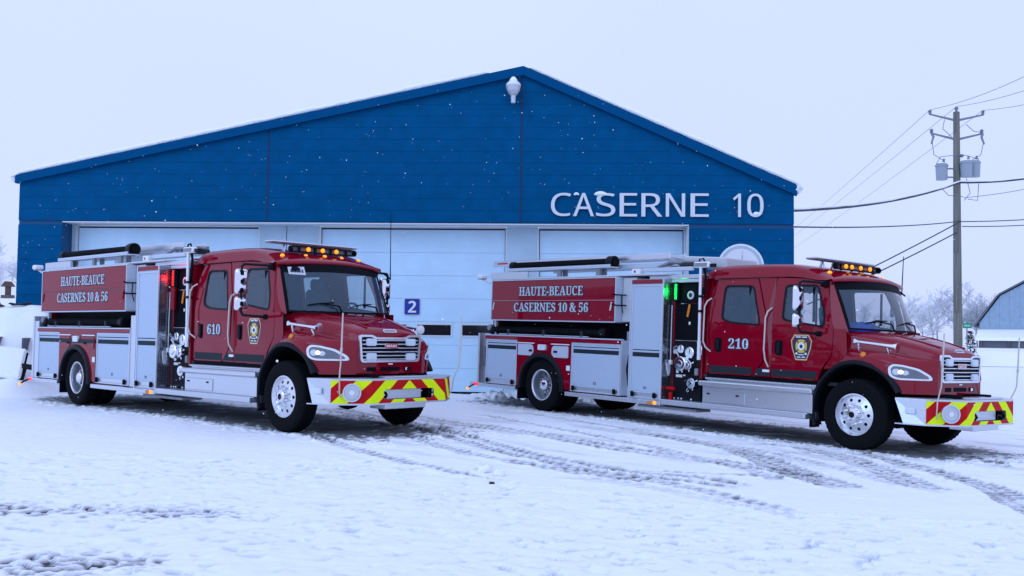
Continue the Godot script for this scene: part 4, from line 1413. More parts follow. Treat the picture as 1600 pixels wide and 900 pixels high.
	mb.xf = Transform3D(Basis(Vector3(0, 0, -1), Vector3(0, 1, 0), Vector3(1, 0, 0)), Vector3(0.99, 1.266, 0))
	mb.prism(rect(-0.108, -0.026, 0.108, 0.026), 0.01, 0.013)
	put(mb, "badge", "safety_red", gr)
	mb = MB.new()
	mb.xf = Transform3D(Basis(Vector3(0, 0, -1), Vector3(0, 1, 0), Vector3(1, 0, 0)), Vector3(0.99, 1.266, 0))
	mb.text("MAXI", sans_bold, Rect2(-0.095, -0.019, 0.19, 0.038), 0.002, func(p, dz): return Vector3(p.x, p.y, 0.0132 + dz))
	put(mb, "badge_lettering", "white_paint", gr)
	for w in [[0.254, 0.424], [-0.189, 0.176], [-0.411, -0.27]]:
		slab(gr, "lower_slot", "black", Vector3(0.9665, 0.902, w[0]), Vector3(0.972, 0.962, w[1]), 0.002)
	slab(gr, "tow_eye", "chrome", Vector3(0.972, 0.905, -0.335), Vector3(1.0, 0.955, -0.285), 0.012)
	slab(gr, "sensor", "white_paint", Vector3(0.9665, 0.993, -0.05), Vector3(0.98, 1.015, 0.03), 0.004)
	slab(t, "radiator_skirt", "black", Vector3(0.7, 0.55, -0.6), Vector3(0.9, 0.87, 0.6))
	# ---- headlights, set on the rounded corners
	for s in [1.0, -1.0]:
		var hl := part("headlight", t)
		var hf := func(off: float) -> Callable: return func(p): return head_pt(p, off)
		var ho := rpoly([Vector2(0.505, 1.10), Vector2(0.60, 1.055), Vector2(0.925, 1.055), Vector2(0.91, 1.12), Vector2(0.82, 1.215), Vector2(0.66, 1.265), Vector2(0.54, 1.275), Vector2(0.49, 1.22)], 0.05)
		var hi := rpoly([Vector2(0.53, 1.115), Vector2(0.61, 1.08), Vector2(0.90, 1.078), Vector2(0.885, 1.115), Vector2(0.805, 1.19), Vector2(0.66, 1.24), Vector2(0.555, 1.247), Vector2(0.52, 1.21)], 0.04)
		var hc := Vector2(0.68, 1.15)
		mb = MB.new(); mb.xf = mir(s)
		ring_panel(mb, ho, hi, hc, hf.call(0.016), 0.012, 1)
		put(mb, "bezel", "white_paint", hl)
		mb = MB.new(); mb.xf = mir(s)
		patch(mb, hi, hc, hf.call(0.004), 3)
		put(mb, "reflector", "dark_grey", hl)
		mb = MB.new(); mb.xf = mir(s)
		patch(mb, hi, hc, hf.call(0.014), 3)
		put(mb, "lens", "lens", hl)
		for w in [[0.585, 1.165, 0.045, "chrome"], [0.685, 1.155, 0.035, "chrome"]]:
			mb = MB.new(); mb.xf = mir(s)
			patch(mb, disc(Vector2(w[0], w[1]), w[2], 16), Vector2(w[0], w[1]), hf.call(0.008), 1)
			put(mb, "bowl", w[3], hl)
		mb = MB.new(); mb.xf = mir(s)
		patch(mb, disc(Vector2(0.635, 1.165), 0.03, 14), Vector2(0.635, 1.165), hf.call(0.0105), 1)
		put(mb, "bulb", "head_glow", hl)
	# ---- crest and number on the doors of the near side
	var cr := part("door_crest", t)
	var cx := -0.992
	var shield := [Vector2(cx - 0.13, 1.65), Vector2(cx + 0.13, 1.65), Vector2(cx + 0.19, 1.56), Vector2(cx + 0.17, 1.44), Vector2(cx + 0.10, 1.26), Vector2(cx - 0.10, 1.26), Vector2(cx - 0.17, 1.44), Vector2(cx - 0.19, 1.56)]
	var sh_in := []
	for p in shield: sh_in.append(Vector2(cx, 1.46) + (p - Vector2(cx, 1.46)) * 0.9)
	mb = MB.new(); mb.sheet(PackedVector2Array(shield), side_f(0.003)); put(mb, "border", "gold_trim", cr)
	mb = MB.new(); mb.sheet(PackedVector2Array(sh_in), side_f(0.0045)); put(mb, "field", "navy", cr)
	mb = MB.new()
	for k in 4:
		var a := PI / 2 * k
		var q := PackedVector2Array()
		for e in [[0.02, -0.02], [0.088, -0.07], [0.102, -0.03], [0.102, 0.03], [0.088, 0.07], [0.02, 0.02]]: q.append(Vector2(cx, 1.475) + Vector2(e[0], e[1]).rotated(a))
		mb.sheet(q, side_f(0.006))
	put(mb, "cross", "gold", cr)
	mb = MB.new(); mb.sheet(disc(Vector2(cx, 1.475), 0.062), side_f(0.0075)); put(mb, "centre", "white_paint", cr)
	mb = MB.new(); mb.sheet(disc(Vector2(cx, 1.47), 0.03, 10), side_f(0.009)); put(mb, "centre_mark", "navy", cr)
	mb = MB.new()
	for w in [[-0.10, 1.605, -0.01, 1.622], [0.01, 1.605, 0.10, 1.622], [-0.05, 1.338, 0.05, 1.352], [-0.075, 1.30, -0.01, 1.315], [0.01, 1.30, 0.075, 1.315], [-0.10, 1.345, -0.065, 1.375], [0.065, 1.345, 0.10, 1.375]]: mb.sheet(rect(cx + w[0], w[1], cx + w[2], w[3]), side_f(0.006))
	put(mb, "banner", "white_paint", cr)
	mb = MB.new()
	for w in [[-0.145, 1.56], [0.145, 1.56]]: mb.sheet(disc(Vector2(cx + w[0], w[1]), 0.022, 8), side_f(0.006))
	put(mb, "red_mark", "safety_red", cr)
	lettering(t, "610" if left else "210", Rect2(-2.405, 1.395, 0.405, 0.165), 0.003, side_f(0.0), serif)
	# ---- light bar with its solar board
	var lb := part("light_bar", t)
	slab(lb, "board", "aluminium", Vector3(-1.10, 2.838, -0.83), Vector3(-0.90, 2.862, 0.83), 0.008)
	slab(lb, "board_edge", "mid_grey", Vector3(-1.09, 2.826, -0.82), Vector3(-0.91, 2.837, 0.82), 0.003)
	for z in [0.55, -0.55, 0.25]:
		rod(lb, "strut", "aluminium", [Vector3(-1.02, 2.71, z), Vector3(-0.98, 2.826, z)], 0.018)
		rod(lb, "strut", "aluminium", [Vector3(-0.90, 2.69, z + 0.05), Vector3(-0.97, 2.826, z + 0.02)], 0.014)
	slab(lb, "bar_frame", "satin_black", Vector3(-0.76, 2.765, -0.60), Vector3(-0.67, 2.785, 0.60), 0.006)
	slab(lb, "bar_frame", "satin_black", Vector3(-0.76, 2.685, -0.60), Vector3(-0.68, 2.705, 0.60), 0.006)
	for z in [0.60, -0.60]: turned(lb, "bar_end", "black", Vector3(-0.71, 2.735, z), Vector3(0, 0, sign(z)), cyl(0.048, 0.04, 0.015), 16)
	for z in [0.45, 0.15, -0.15, -0.45]: slab(lb, "bar_post", "satin_black", Vector3(-0.73, 2.67, z - 0.015), Vector3(-0.70, 2.766, z + 0.015))
	slab(lb, "bar_back", "mid_grey", Vector3(-0.755, 2.705, -0.595), Vector3(-0.745, 2.765, 0.595))
	for z in ([0.31, 0.04, -0.225] if left else [0.38, 0.215, -0.036, -0.304]):
		turned(lb, "amber_lamp", "amber_glow", Vector3(-0.68, 2.735, z), Vector3(1, 0.1, 0), [Vector2(0.035, 0.0), Vector2(0.033, 0.02), Vector2(0.018, 0.032), Vector2(0, 0.034)], 12)
	for z in [0.76, 0.38, 0.04, -0.30, -0.68]:
		var xx: float = -0.62 - 0.16 * z * z
		turned(t, "roof_marker", "amber_glow" if abs(z) > 0.5 or left else "amber_lens", Vector3(xx, 2.60 + 0.03 * (1.0 - abs(z)), z), Vector3(0.4, 1, 0), [Vector2(0.034, -0.015), Vector2(0.032, 0.02), Vector2(0.018, 0.034), Vector2(0, 0.037)], 12)
	rod(t, "whip_antenna", "black", [Vector3(-0.61, 2.34, -1.3), Vector3(-0.615, 2.6, -1.3), Vector3(-0.625, 3.49, -1.3)] if left else [Vector3(-0.685, 2.38, -1.3), Vector3(-0.665, 3.02, -1.3)], [0.012, 0.008, 0.005] if left else [0.01, 0.006], 1.0, 6)
	rod(t, "antenna_mount", "black", [Vector3(-0.63, 2.36, -1.31), Vector3(-0.70, 2.445, -1.22)], 0.014, 1.0, 6)

func cab_window(d: Node, w: PackedVector2Array, o: Vector2, s: float) -> void:
	var mb := MB.new(); mb.xf = mir(s)
	patch(mb, w, o, side_f(-0.012), 2)
	put(mb, "window", "glass", d)
	mb = MB.new(); mb.xf = mir(s)
	var big: PackedVector2Array = Geometry2D.offset_polygon(w, 0.014)[0]
	var small: PackedVector2Array = Geometry2D.offset_polygon(w, -0.016)[0]
	ring_panel(mb, big, small, o, side_f(0.005), 0.012, 1)
	put(mb, "window_gasket", "satin_black", d)
func door_handle(d: Node, c: Vector2, s: float) -> void:
	var mb := MB.new(); mb.xf = mir(s)
	var po := rpoly([c + Vector2(-0.075, -0.10), c + Vector2(0.07, -0.125), c + Vector2(0.08, 0.125), c + Vector2(-0.075, 0.125)], 0.05)
	mb.sheet(po, side_f(0.004))
	put(mb, "handle_recess", "black", d)
	mb = MB.new(); mb.xf = mir(s)
	var z := zs(c.x, c.y)
	mb.span(Vector3(c.x - 0.03, c.y - 0.09, z + 0.004), Vector3(c.x + 0.03, c.y + 0.10, z + 0.03), 0.012)
	put(mb, "handle", "satin_black", d)

func bumper_pt(q: Vector2, off: float) -> Vector3:
	# q.x: distance along the bumper's face from its middle (near side positive), q.y: height
	var a: float = abs(q.x)
	var sg: float = 1.0 if q.x >= 0 else -1.0
	if a <= 0.69: return Vector3(1.41 + off, q.y, q.x)
	var t := (a - 0.69) / 0.554
	var nn := Vector2(0.43, 0.35).normalized() * off
	return Vector3(1.41 - 0.35 * t + nn.x, q.y, sg * (0.69 + 0.43 * t + nn.y))
func make_bumper(t: Node) -> void:
	var b := part("front_bumper", t)
	var mb := MB.new()
	var slot := rect(-0.47, 0.525, 0.47, 0.665, 0.05)
	var face := MB.new()
	face.xf = Transform3D(Basis(Vector3(0, 0, -1), Vector3(0, 1, 0), Vector3(1, 0, 0)), Vector3(1.41, 0, 0))
	ring_panel(face, rect(-0.69, 0.47, 0.69, 0.80), slot, Vector2(0, 0.6), func(p): return Vector3(p.x, p.y, 0.0), 0.02, 2)
	face.xf = Transform3D.IDENTITY
	for s in [1.0, -1.0]:
		face.xf = mir(s)
		face.quad(Vector3(1.41, 0.47, 0.69), Vector3(1.06, 0.47, 1.12), Vector3(1.06, 0.80, 1.12), Vector3(1.41, 0.80, 0.69))
		face.quad(Vector3(1.06, 0.47, 1.12), Vector3(0.79, 0.47, 1.225), Vector3(0.67, 0.80, 1.235), Vector3(1.06, 0.80, 1.12))
		face.quad(Vector3(0.79, 0.47, 1.225), Vector3(0.79, 0.47, 1.19), Vector3(0.67, 0.80, 1.19), Vector3(0.67, 0.80, 1.235))
	put(face, "bumper_face", "aluminium", b)
	mb = MB.new()
	mb.xf = Transform3D(Basis(Vector3(1, 0, 0), Vector3(0, 0, 1), Vector3(0, -1, 0)), Vector3.ZERO)
	var outl := [Vector2(0.67, 1.235), Vector2(1.065, 1.125), Vector2(1.42, 0.695), Vector2(1.42, -0.695), Vector2(1.065, -1.125), Vector2(0.67, -1.235)]
	mb.prism(PackedVector2Array(outl), -0.818, -0.80)
	put(mb, "top_deck", "tread_plate", b)
	mb = MB.new()
	mb.xf = Transform3D(Basis(Vector3(1, 0, 0), Vector3(0, 0, 1), Vector3(0, -1, 0)), Vector3.ZERO)
	mb.prism(PackedVector2Array(outl), -0.47, -0.455)
	put(mb, "bottom_plate", "aluminium", b)
	slab(b, "slot_back", "black", Vector3(1.2, 0.48, -0.6), Vector3(1.23, 0.70, 0.6))
	slab(b, "slot_plate", "tread_plate", Vector3(1.335, 0.53, -0.27), Vector3(1.355, 0.655, 0.43))
	for z in [0.43, -0.38]: rod(b, "tow_hook", "black", [Vector3(1.30, 0.62, z), Vector3(1.40, 0.62, z), Vector3(1.425, 0.585, z), Vector3(1.40, 0.555, z), Vector3(1.35, 0.56, z)], 0.02, 1.0, 8)
	slab(b, "lower_tray", "aluminium", Vector3(1.02, 0.385, -0.36), Vector3(1.36, 0.454, 0.40), 0.006)
	slab(b, "top_lid", "aluminium", Vector3(1.10, 0.819, -0.5), Vector3(1.36, 0.84, 0.40), 0.006)
	# chevron stripes, red and yellow, leaning towards the middle
	for s in [1.0, -1.0]:
		for i in range(-2, 7):
			var y0 := 0.478
			var y1 := 0.792
			var k := 1.1
			var f0 := func(y): return 0.225 * i + k * (0.79 - y)
			var f1 := func(y): return 0.225 * (i + 1) + k * (0.79 - y)
			var band := PackedVector2Array([Vector2(f0.call(y0), y0), Vector2(f1.call(y0), y0), Vector2(f1.call(y1), y1), Vector2(f0.call(y1), y1)])
			for cl in [rect(0.0, y0, 0.69, y1), rect(0.69, y0, 1.243, y1)]:
				for q in Geometry2D.intersect_polygons(band, cl):
					for r in Geometry2D.clip_polygons(q, slot):
						if r.size() < 3: continue
						mb = MB.new(); mb.xf = mir(s)
						var off := 0.004
						var rp := PackedVector2Array()
						for p in r: rp.append(Vector2(-p.x, p.y))
						mb.sheet(rp, func(p): return bumper_pt(Vector2(-p.x, p.y), off))
						put(mb, "chevron_stripe", "safety_yellow" if abs(i) % 2 == 1 else "safety_red", b)
		slab(b, "side_lamp", "strobe", Vector3(0.80, 0.60, 1.165), Vector3(0.94, 0.685, 1.212), 0.012, s)
		# marker rods
		rod(b, "marker_rod", "beige_rail", [Vector3(1.17, 0.55, 1.03), Vector3(1.18, 0.62, 1.06), Vector3(1.20, 0.80, 1.08), Vector3(1.25, 0.93, 1.115), Vector3(1.27, 1.0, 1.12), Vector3(1.28, 1.18, 1.12), Vector3(1.283, 1.22, 1.12), Vector3(1.285, 1.26, 1.12), Vector3(1.30, 1.72, 1.12)], [0.009, 0.010, 0.010, 0.010, 0.010, 0.012, 0.020, 0.012, 0.010], s, 8)
	var sr := part("siren", b)
	var sa := Vector3(1.235, 0.632, 0.885)
	var sx := Vector3(0.776, 0, 0.63)
	turned(sr, "siren_body", "aluminium", sa, sx, [Vector2(0.10, 0.0), Vector2(0.105, 0.05), Vector2(0.122, 0.10), Vector2(0.128, 0.12), Vector2(0.124, 0.132), Vector2(0.108, 0.132), Vector2(0.102, 0.118)], 32)
	turned(sr, "siren_face", "pale_plate", sa, sx, [Vector2(0.104, 0.116), Vector2(0.085, 0.122), Vector2(0.08, 0.132), Vector2(0.07, 0.132), Vector2(0.064, 0.12), Vector2(0.0, 0.12)], 32)
	turned(sr, "siren_boss", "chrome", sa, sx, [Vector2(0.042, 0.12), Vector2(0.036, 0.136), Vector2(0, 0.138)], 16)

func shutter_door(t: Node, x0: float, x1: float, y0: float, y1: float, z: float, code: String, stripe := true) -> void:
	var d := part("compartment_door", t)
	var mb := MB.new()
	ring_panel(mb, rect(x0, y0, x1, y1), rect(x0 + 0.035, y0 + 0.03, x1 - 0.035, y1 - 0.03), Vector2((x0 + x1) * 0.5, (y0 + y1) * 0.5), func(p): return Vector3(p.x, p.y, z + 0.014), 0.014, 1)
	put(mb, "door_frame", "silver", d)
	slab(d, "shutter", "shutter", Vector3(x0 + 0.03, y0 + 0.025, z - 0.03), Vector3(x1 - 0.03, y1 - 0.025, z + 0.003))
	slab(d, "bottom_bar", "aluminium", Vector3(x0 + 0.036, y0 + 0.031, z + 0.003), Vector3(x1 - 0.036, y0 + 0.10, z + 0.02), 0.005)
	if stripe:
		slab(d, "stripe", "stripe_grey", Vector3(x0 + 0.05, 1.185, z + 0.0032), Vector3(x1 - 0.05, 1.262, z + 0.0055))
		slab(d, "stripe", "stripe_grey", Vector3(x0 + 0.05, 1.297, z + 0.0032), Vector3(x1 - 0.05, 1.312, z + 0.0055))
	for x in [x0 + 0.10, x1 - 0.11]:
		mb = MB.new()
		mb.span(Vector3(x - 0.045, y0 + 0.015, z + 0.02), Vector3(x + 0.025, y0 + 0.11, z + 0.055), 0.012)
		mb.tube([Vector3(x - 0.03, y0 + 0.085, z + 0.04), Vector3(x + 0.03, y0 + 0.075, z + 0.055), Vector3(x + 0.045, y0 + 0.03, z + 0.05)], 0.012, 6)
		put(mb, "latch", "black", d)
	var xm := (x0 + x1) * 0.5
	mb = MB.new()
	mb.text(code, sans_bold, Rect2(xm - 0.035, y0 + 0.155, 0.07, 0.05), 0.001, func(p, dz): return Vector3(p.x, p.y, z + 0.0035 + dz))
	put(mb, "door_code", "dark_grey", d)

func make_body(t: Node, left: bool) -> void:
	var mb: MB
	# ---- chassis
	var ch := part("chassis", t)
	for z in [0.42, -0.42]: slab(ch, "frame_rail", "black", Vector3(-8.85, 0.62, z - 0.05), Vector3(1.2, 0.87, z + 0.05))
	for x in [0.0, -6.84]:
		rod(ch, "axle", "black", [Vector3(x, 0.5, -0.85), Vector3(x, 0.5, 0.85)], 0.075)
		turned(ch, "differential", "black", Vector3(x - 0.2, 0.5, 0), Vector3(1, 0, 0), [Vector2(0, 0), Vector2(0.2, 0.1), Vector2(0.22, 0.2), Vector2(0.2, 0.3), Vector2(0, 0.4)], 16)
	slab(ch, "underbody_light_block", "black", Vector3(-8.6, 0.60, -0.9), Vector3(-7.45, 0.95, 0.9))  # black boxes added to block light below the body
	slab(ch, "underbody_light_block", "black", Vector3(-6.1, 0.45, -0.95), Vector3(-2.9, 0.95, 0.85))
	slab(ch, "underbody_light_block", "black", Vector3(-2.9, 0.55, -0.9), Vector3(-0.78, 0.93, 0.85))
	slab(ch, "tank", "mid_grey", Vector3(-4.3, 0.30, 0.75), Vector3(-2.95, 0.345, 1.13), 0.01)
	slab(ch, "engine_sump", "black", Vector3(-0.7, 0.5, -0.38), Vector3(0.75, 1.25, 0.38))
	rod(ch, "prop_shaft", "black", [Vector3(-0.6, 0.62, 0), Vector3(-6.7, 0.52, 0)], 0.06)
	for s in [1.0, -1.0]:
		make_wheel(t, Vector3(0, 0.52, 1.175 * s), s, true)
		make_wheel(t, Vector3(-6.84, 0.52, 1.20 * s), s, false)
		slab(t, "mud_flap", "black", Vector3(-7.58, 0.20, 0.62), Vector3(-7.55, 0.72, 1.20), 0.004, s)
		slab(t, "mud_flap", "black", Vector3(-0.80, 0.26, 0.85), Vector3(-0.77, 0.75, 1.08), 0.004, s)
	# ---- lower body with its shelf
	mb = MB.new()
	for s in [1.0, -1.0]:
		mb.xf = mir(s)
		mb.span(Vector3(-8.66, 0.455, 0.70), Vector3(-7.58, 1.43, 1.20))
		mb.span(Vector3(-6.02, 0.455, 0.70), Vector3(-4.66, 1.43, 1.20))
		mb.span(Vector3(-7.58, 1.24, 0.70), Vector3(-6.02, 1.43, 1.20))
	put(mb, "lower_body", "red", t)
	# red skin over the wheel, with an arch cut
	var wo := PackedVector2Array()
	wo.append(Vector2(-7.60, 0.455)); wo.append(Vector2(-7.60, 1.385)); wo.append(Vector2(-5.985, 1.385)); wo.append(Vector2(-5.985, 0.455))
	for k in 25:
		var a := PI * k / 24.0
		wo.append(Vector2(-6.84 + 0.64 * cos(a), max(0.456, 0.50 + 0.60 * sin(a)) + (0.001 * k)))
	for s in [1.0, -1.0]:
		mb = MB.new(); mb.xf = mir(s)
		mb.prism(wo, 1.20, 1.222)
		mb.span(Vector3(-8.66, 1.383, 1.2), Vector3(-4.655, 1.455, 1.224))
		put(mb, "red_skin", "red", t)
		mb = MB.new(); mb.xf = mir(s)
		var rows := []
		for k in 31:
			var a := lerpf(-0.12, PI + 0.12, k / 30.0)
			var ln := PackedVector3Array()
			for q in [[-0.05, -0.55], [-0.05, 0.03], [-0.02, 0.055], [0.03, 0.045], [0.05, 0.015], [0.05, -0.02]]:
				ln.append(Vector3(-6.84 + cos(a) * (0.63 + q[0]), 0.50 + sin(a) * (0.605 + q[0]), 1.215 + q[1]))
			rows.append(ln)
		mb.grid(rows, false, Vector3(-6.84, 0.5, 0.9))
		put(mb, "wheel_arch", "satin_black", t)
		slab(t, "shelf_edge", "silver", Vector3(-8.67, 1.456, 1.15), Vector3(-4.65, 1.478, 1.232), 0.004, s)
		slab(t, "rub_rail", "aluminium", Vector3(-6.10, 0.362, 1.0), Vector3(-3.66, 0.438, 1.252), 0.008, s)
		slab(t, "rub_rail", "aluminium", Vector3(-8.92, 0.375, 1.0), Vector3(-7.60, 0.445, 1.25), 0.008, s)
	for s in [1.0, -1.0]: slab(t, "end_plate", "silver", Vector3(-4.659, 0.46, 0.70), Vector3(-4.645, 1.454, 1.222), 0.003, s)
	slab(t, "shelf", "dark_grey", Vector3(-8.67, 1.43, -1.15), Vector3(-4.65, 1.455, 1.15))
	slab(t, "water_tank", "black", Vector3(-8.6, 1.456, -0.86), Vector3(-4.46, 1.80, 0.86))
	shutter_door(t, -8.635, -7.60, 0.46, 1.382, 1.20, "R3")
	shutter_door(t, -5.98, -4.675, 0.46, 1.382, 1.20, "R2")
	# rear corner channel
	slab(t, "corner_post", "aluminium", Vector3(-8.93, 0.45, 0.95), Vector3(-8.87, 1.70 if left else 1.50, 1.21), 0.006)
	slab(t, "corner_post", "aluminium", Vector3(-8.87, 0.45, 1.02), Vector3(-8.67, 1.50, 1.06) if not left else Vector3(-8.67, 1.60, 1.195), 0.004)
	rod(t, "corner_handle", "satin_black", [Vector3(-8.76, 0.75, 1.07), Vector3(-8.76, 0.8, 1.12), Vector3(-8.76, 1.2, 1.12), Vector3(-8.74, 1.28, 1.07)], 0.016)
	slab(t, "rear_step", "tread_plate", Vector3(-9.25, 0.37, -1.15), Vector3(-8.93, 0.44, 1.15), 0.006)
	slab(t, "rear_wall", "red", Vector3(-8.70, 0.46, -1.0), Vector3(-8.66, 2.6, 1.0))
	# rear side lamp on an arm
	var rl := part("rear_marker", t)
	slab(rl, "marker_base", "red_glow", Vector3(-8.99, 0.385, 1.20), Vector3(-8.82, 0.44, 1.262), 0.012)
	rod(rl, "marker_arm", "black", [Vector3(-8.95, 0.41, 1.24), Vector3(-8.96, 0.37, 1.33), Vector3(-8.97, 0.325, 1.41)], 0.016)
	turned(rl, "marker_lens", "amber_glow", Vector3(-8.97, 0.315, 1.40), Vector3(0, 0, 1), [Vector2(0.03, 0), Vector2(0.032, 0.02), Vector2(0.02, 0.035), Vector2(0, 0.038)], 12)
	# plates, lamp and fuel cap round the rear wheel
	for w in [[-7.555, -7.08, 1], [-6.53, -6.05, -1]]:
		var a: float = w[0]
		var b: float = w[1]
		mb = MB.new()
		var pl := rpoly([Vector2(a, 1.085), Vector2(b - 0.07, 1.085), Vector2(b, 1.15), Vector2(b, 1.25), Vector2(b - 0.05, 1.31), Vector2(a, 1.31)], 0.03) if w[2] > 0 else rpoly([Vector2(a + 0.07, 1.075), Vector2(b, 1.075), Vector2(b, 1.30), Vector2(a + 0.05, 1.30), Vector2(a, 1.24), Vector2(a, 1.14)], 0.03)
		mb.prism(pl, 1.222, 1.234)
		put(mb, "bottle_hatch", "red" if left else "silver", t)
		slab(t, "drip_rail", "white_paint", Vector3(a - 0.01, 1.322, 1.222), Vector3(b + 0.03, 1.342, 1.245), 0.004)
		slab(t, "hatch_latch", "black", Vector3((b - 0.13) if w[2] > 0 else (a + 0.06), 1.165, 1.234), Vector3((b - 0.03) if w[2] > 0 else (a + 0.17), 1.205, 1.246), 0.006)
	if left: slab(t, "reflective_stripe", "stripe_grey", Vector3(-7.58, 1.185, 1.236), Vector3(-6.0, 1.26, 1.238))
	mb = MB.new(); mb.prism(rect(-6.915, 1.205, -6.695, 1.315, 0.03), 1.222, 1.262); put(mb, "scene_light", "strobe", t)
	slab(t, "fuel_cap", "white_paint", Vector3(-6.09, 0.835, 1.222), Vector3(-5.99, 0.935, 1.24), 0.01)
	# ---- tall compartment
	slab(t, "tall_compartment", "silver", Vector3(-4.44, 0.44, 0.30), Vector3(-3.687, 2.55, 1.20))
	slab(t, "tall_compartment", "silver", Vector3(-4.44, 0.44, -1.20), Vector3(-3.687, 2.55, -0.30))
	shutter_door(t, -4.43, -3.695, 0.46, 2.458, 1.20, "R1")
	mb = MB.new(); mb.span(Vector3(-4.425, 2.475, 1.2), Vector3(-3.70, 2.545, 1.222), 0.004); put(mb, "header", "red", t)
	slab(t, "front_wall", "polished", Vector3(-3.686, 0.445, 0.30), Vector3(-3.678, 2.54, 1.215))
	slab(t, "edge_trim", "silver", Vector3(-3.695, 0.44, 1.20), Vector3(-3.674, 2.55, 1.228), 0.003)
	slab(t, "edge_trim", "silver", Vector3(-4.46, 0.44, 1.19), Vector3(-4.436, 2.55, 1.222), 0.003)
	slab(t, "gap_post", "aluminium", Vector3(-4.65, 0.45, 1.04), Vector3(-4.47, 1.62, 1.09) if not left else Vector3(-4.47, 1.70, 1.21), 0.006)
	if not left: rod(t, "gap_hose", "satin_black", [Vector3(-4.56, 0.62, 1.10), Vector3(-4.57, 0.95, 1.14), Vector3(-4.54, 1.2, 1.12)], 0.02)
	# amber corner lamp on the rail
	slab(t, "rail_reflector", "orange", Vector3(-3.95, 0.375, 1.252), Vector3(-3.84, 0.425, 1.262), 0.004)
	turned(t, "rail_lamp", "amber_glow", Vector3(-3.78, 0.40, 1.25), Vector3(0, 0, 1), [Vector2(0.035, 0), Vector2(0.034, 0.012), Vector2(0.02, 0.022), Vector2(0, 0.024)], 12)
	# ---- folding tank cover with its lettering
	var cv := part("tank_cover", t)
	slab(cv, "upper_panel", "red", Vector3(-8.465, 2.188, 1.0), Vector3(-4.835, 2.592, 1.232), 0.006)
	slab(cv, "lower_panel", "red", Vector3(-8.465, 1.795, 1.0), Vector3(-4.835, 2.182, 1.232), 0.006)
	slab(cv, "hinge", "mid_grey" if left else "letter_silver", Vector3(-8.465, 2.1825, 1.10), Vector3(-4.835, 2.1875, 1.2345))
	mb = MB.new()
	ring_panel(mb, rect(-8.488, 1.774, -4.812, 2.613), rect(-8.467, 1.793, -4.833, 2.594), Vector2(-6.65, 2.19), func(p): return Vector3(p.x, p.y, 1.24), 0.26, 1)
	put(mb, "cover_frame", "silver", cv)
	lettering(cv, "HAUTE-BEAUCE", Rect2(-7.579, 2.282, 1.883, 0.178), 0.0, func(p): return Vector3(p.x, p.y, 1.234), serif)
	lettering(cv, "CASERNES 10 & 56", Rect2(-7.727, 1.962, 2.19, 0.178), 0.0, func(p): return Vector3(p.x, p.y, 1.234), serif)
	for x in [-8.40, -4.93]:
		mb = MB.new()
		mb.xf = Transform3D(Basis(Vector3(0, 0, 1), -0.25), Vector3(x, 2.07, 1.236))
		mb.span(Vector3(-0.02, -0.08, 0), Vector3(0.02, 0.08, 0.012), 0.005)
		put(mb, "pull_strap", "red" if left else "beige_rail", cv)
	slab(t, "cover_box", "silver", Vector3(-8.49, 1.78, -0.95), Vector3(-4.81, 2.62, 0.985))
	slab(t, "grey_panel", "pale_plate", Vector3(-4.802, 1.80, 0.4), Vector3(-4.465, 2.60, 1.06))
	mb = MB.new()
	for y in [2.28, 2.09]:
		mb.tube([Vector3(-4.90, y + 0.02, 1.245), Vector3(-4.80, y, 1.25), Vector3(-4.70, y, 1.08)], 0.014, 6)
	mb.tube([Vector3(-4.75, 2.28, 1.15), Vector3(-4.73, 2.1, 1.17), Vector3(-4.74, 1.95, 1.12)], 0.01, 6)
	put(mb, "cover_strap", "black", t)
	# hard suction hose lying in the trough below the cover
	var hh := part("trough_hose", t)
	rod(hh, "hose", "rubber", [Vector3(-8.60, 1.585, 1.03), Vector3(-5.25, 1.575, 1.05)], 0.075, 1.0, 16)
	for x in [-8.63, -5.30]: turned(hh, "coupling", "satin_black", Vector3(x - 0.04, 1.58, 1.04), Vector3(1, 0, 0), cyl(0.10, 0.14, 0.02), 20)
	slab(t, "trough_rail", "silver", Vector3(-8.3, 1.488, 1.12), Vector3(-5.6, 1.505, 1.15), 0.003)
	for x in [-8.0, -6.9, -5.8]: slab(t, "hose_cradle", "dark_grey", Vector3(x - 0.03, 1.478, 0.93), Vector3(x + 0.03, 1.60, 1.15), 0.006)
	turned(t, "rear_valve", "mid_grey", Vector3(-8.66, 1.62, 0.97), Vector3(0, 0, 1), [Vector2(0.07, 0), Vector2(0.08, 0.1), Vector2(0.06, 0.17), Vector2(0, 0.18)], 16)
	# ---- top deck and what is carried on it
	slab(t, "top_deck", "pale_plate", Vector3(-8.66, 2.629, -1.0), Vector3(-3.69, 2.655, 1.12), 0.004)
	slab(t, "deck_coaming", "pale_plate", Vector3(-8.68, 2.656, 1.06), Vector3(-7.5, 2.785, 1.10), 0.004)
	slab(t, "deck_coaming", "pale_plate", Vector3(-8.70, 2.656, -1.0), Vector3(-8.68, 2.785, 1.10), 0.004)
	var rk := part("hose_rack", t)
	slab(rk, "tray", "silver", Vector3(-8.15, 2.80, 0.84), Vector3(-5.15, 2.825, 1.08), 0.004)
	slab(rk, "tray_lip", "silver", Vector3(-8.15, 2.826, 1.055), Vector3(-5.15, 2.862, 1.08), 0.004)
	for x in [-7.8, -6.6, -5.5]:
		slab(rk, "tray_leg", "mid_grey", Vector3(x - 0.05, 2.656, 0.85), Vector3(x + 0.05, 2.799, 0.9))
		slab(rk, "tray_leg", "mid_grey", Vector3(x - 0.05, 2.656, 1.0), Vector3(x + 0.05, 2.799, 1.05))
	rod(rk, "suction_hose", "rubber", [Vector3(-8.10, 2.918, 0.95), Vector3(-5.15, 2.912, 0.93)], 0.075, 1.0, 18)
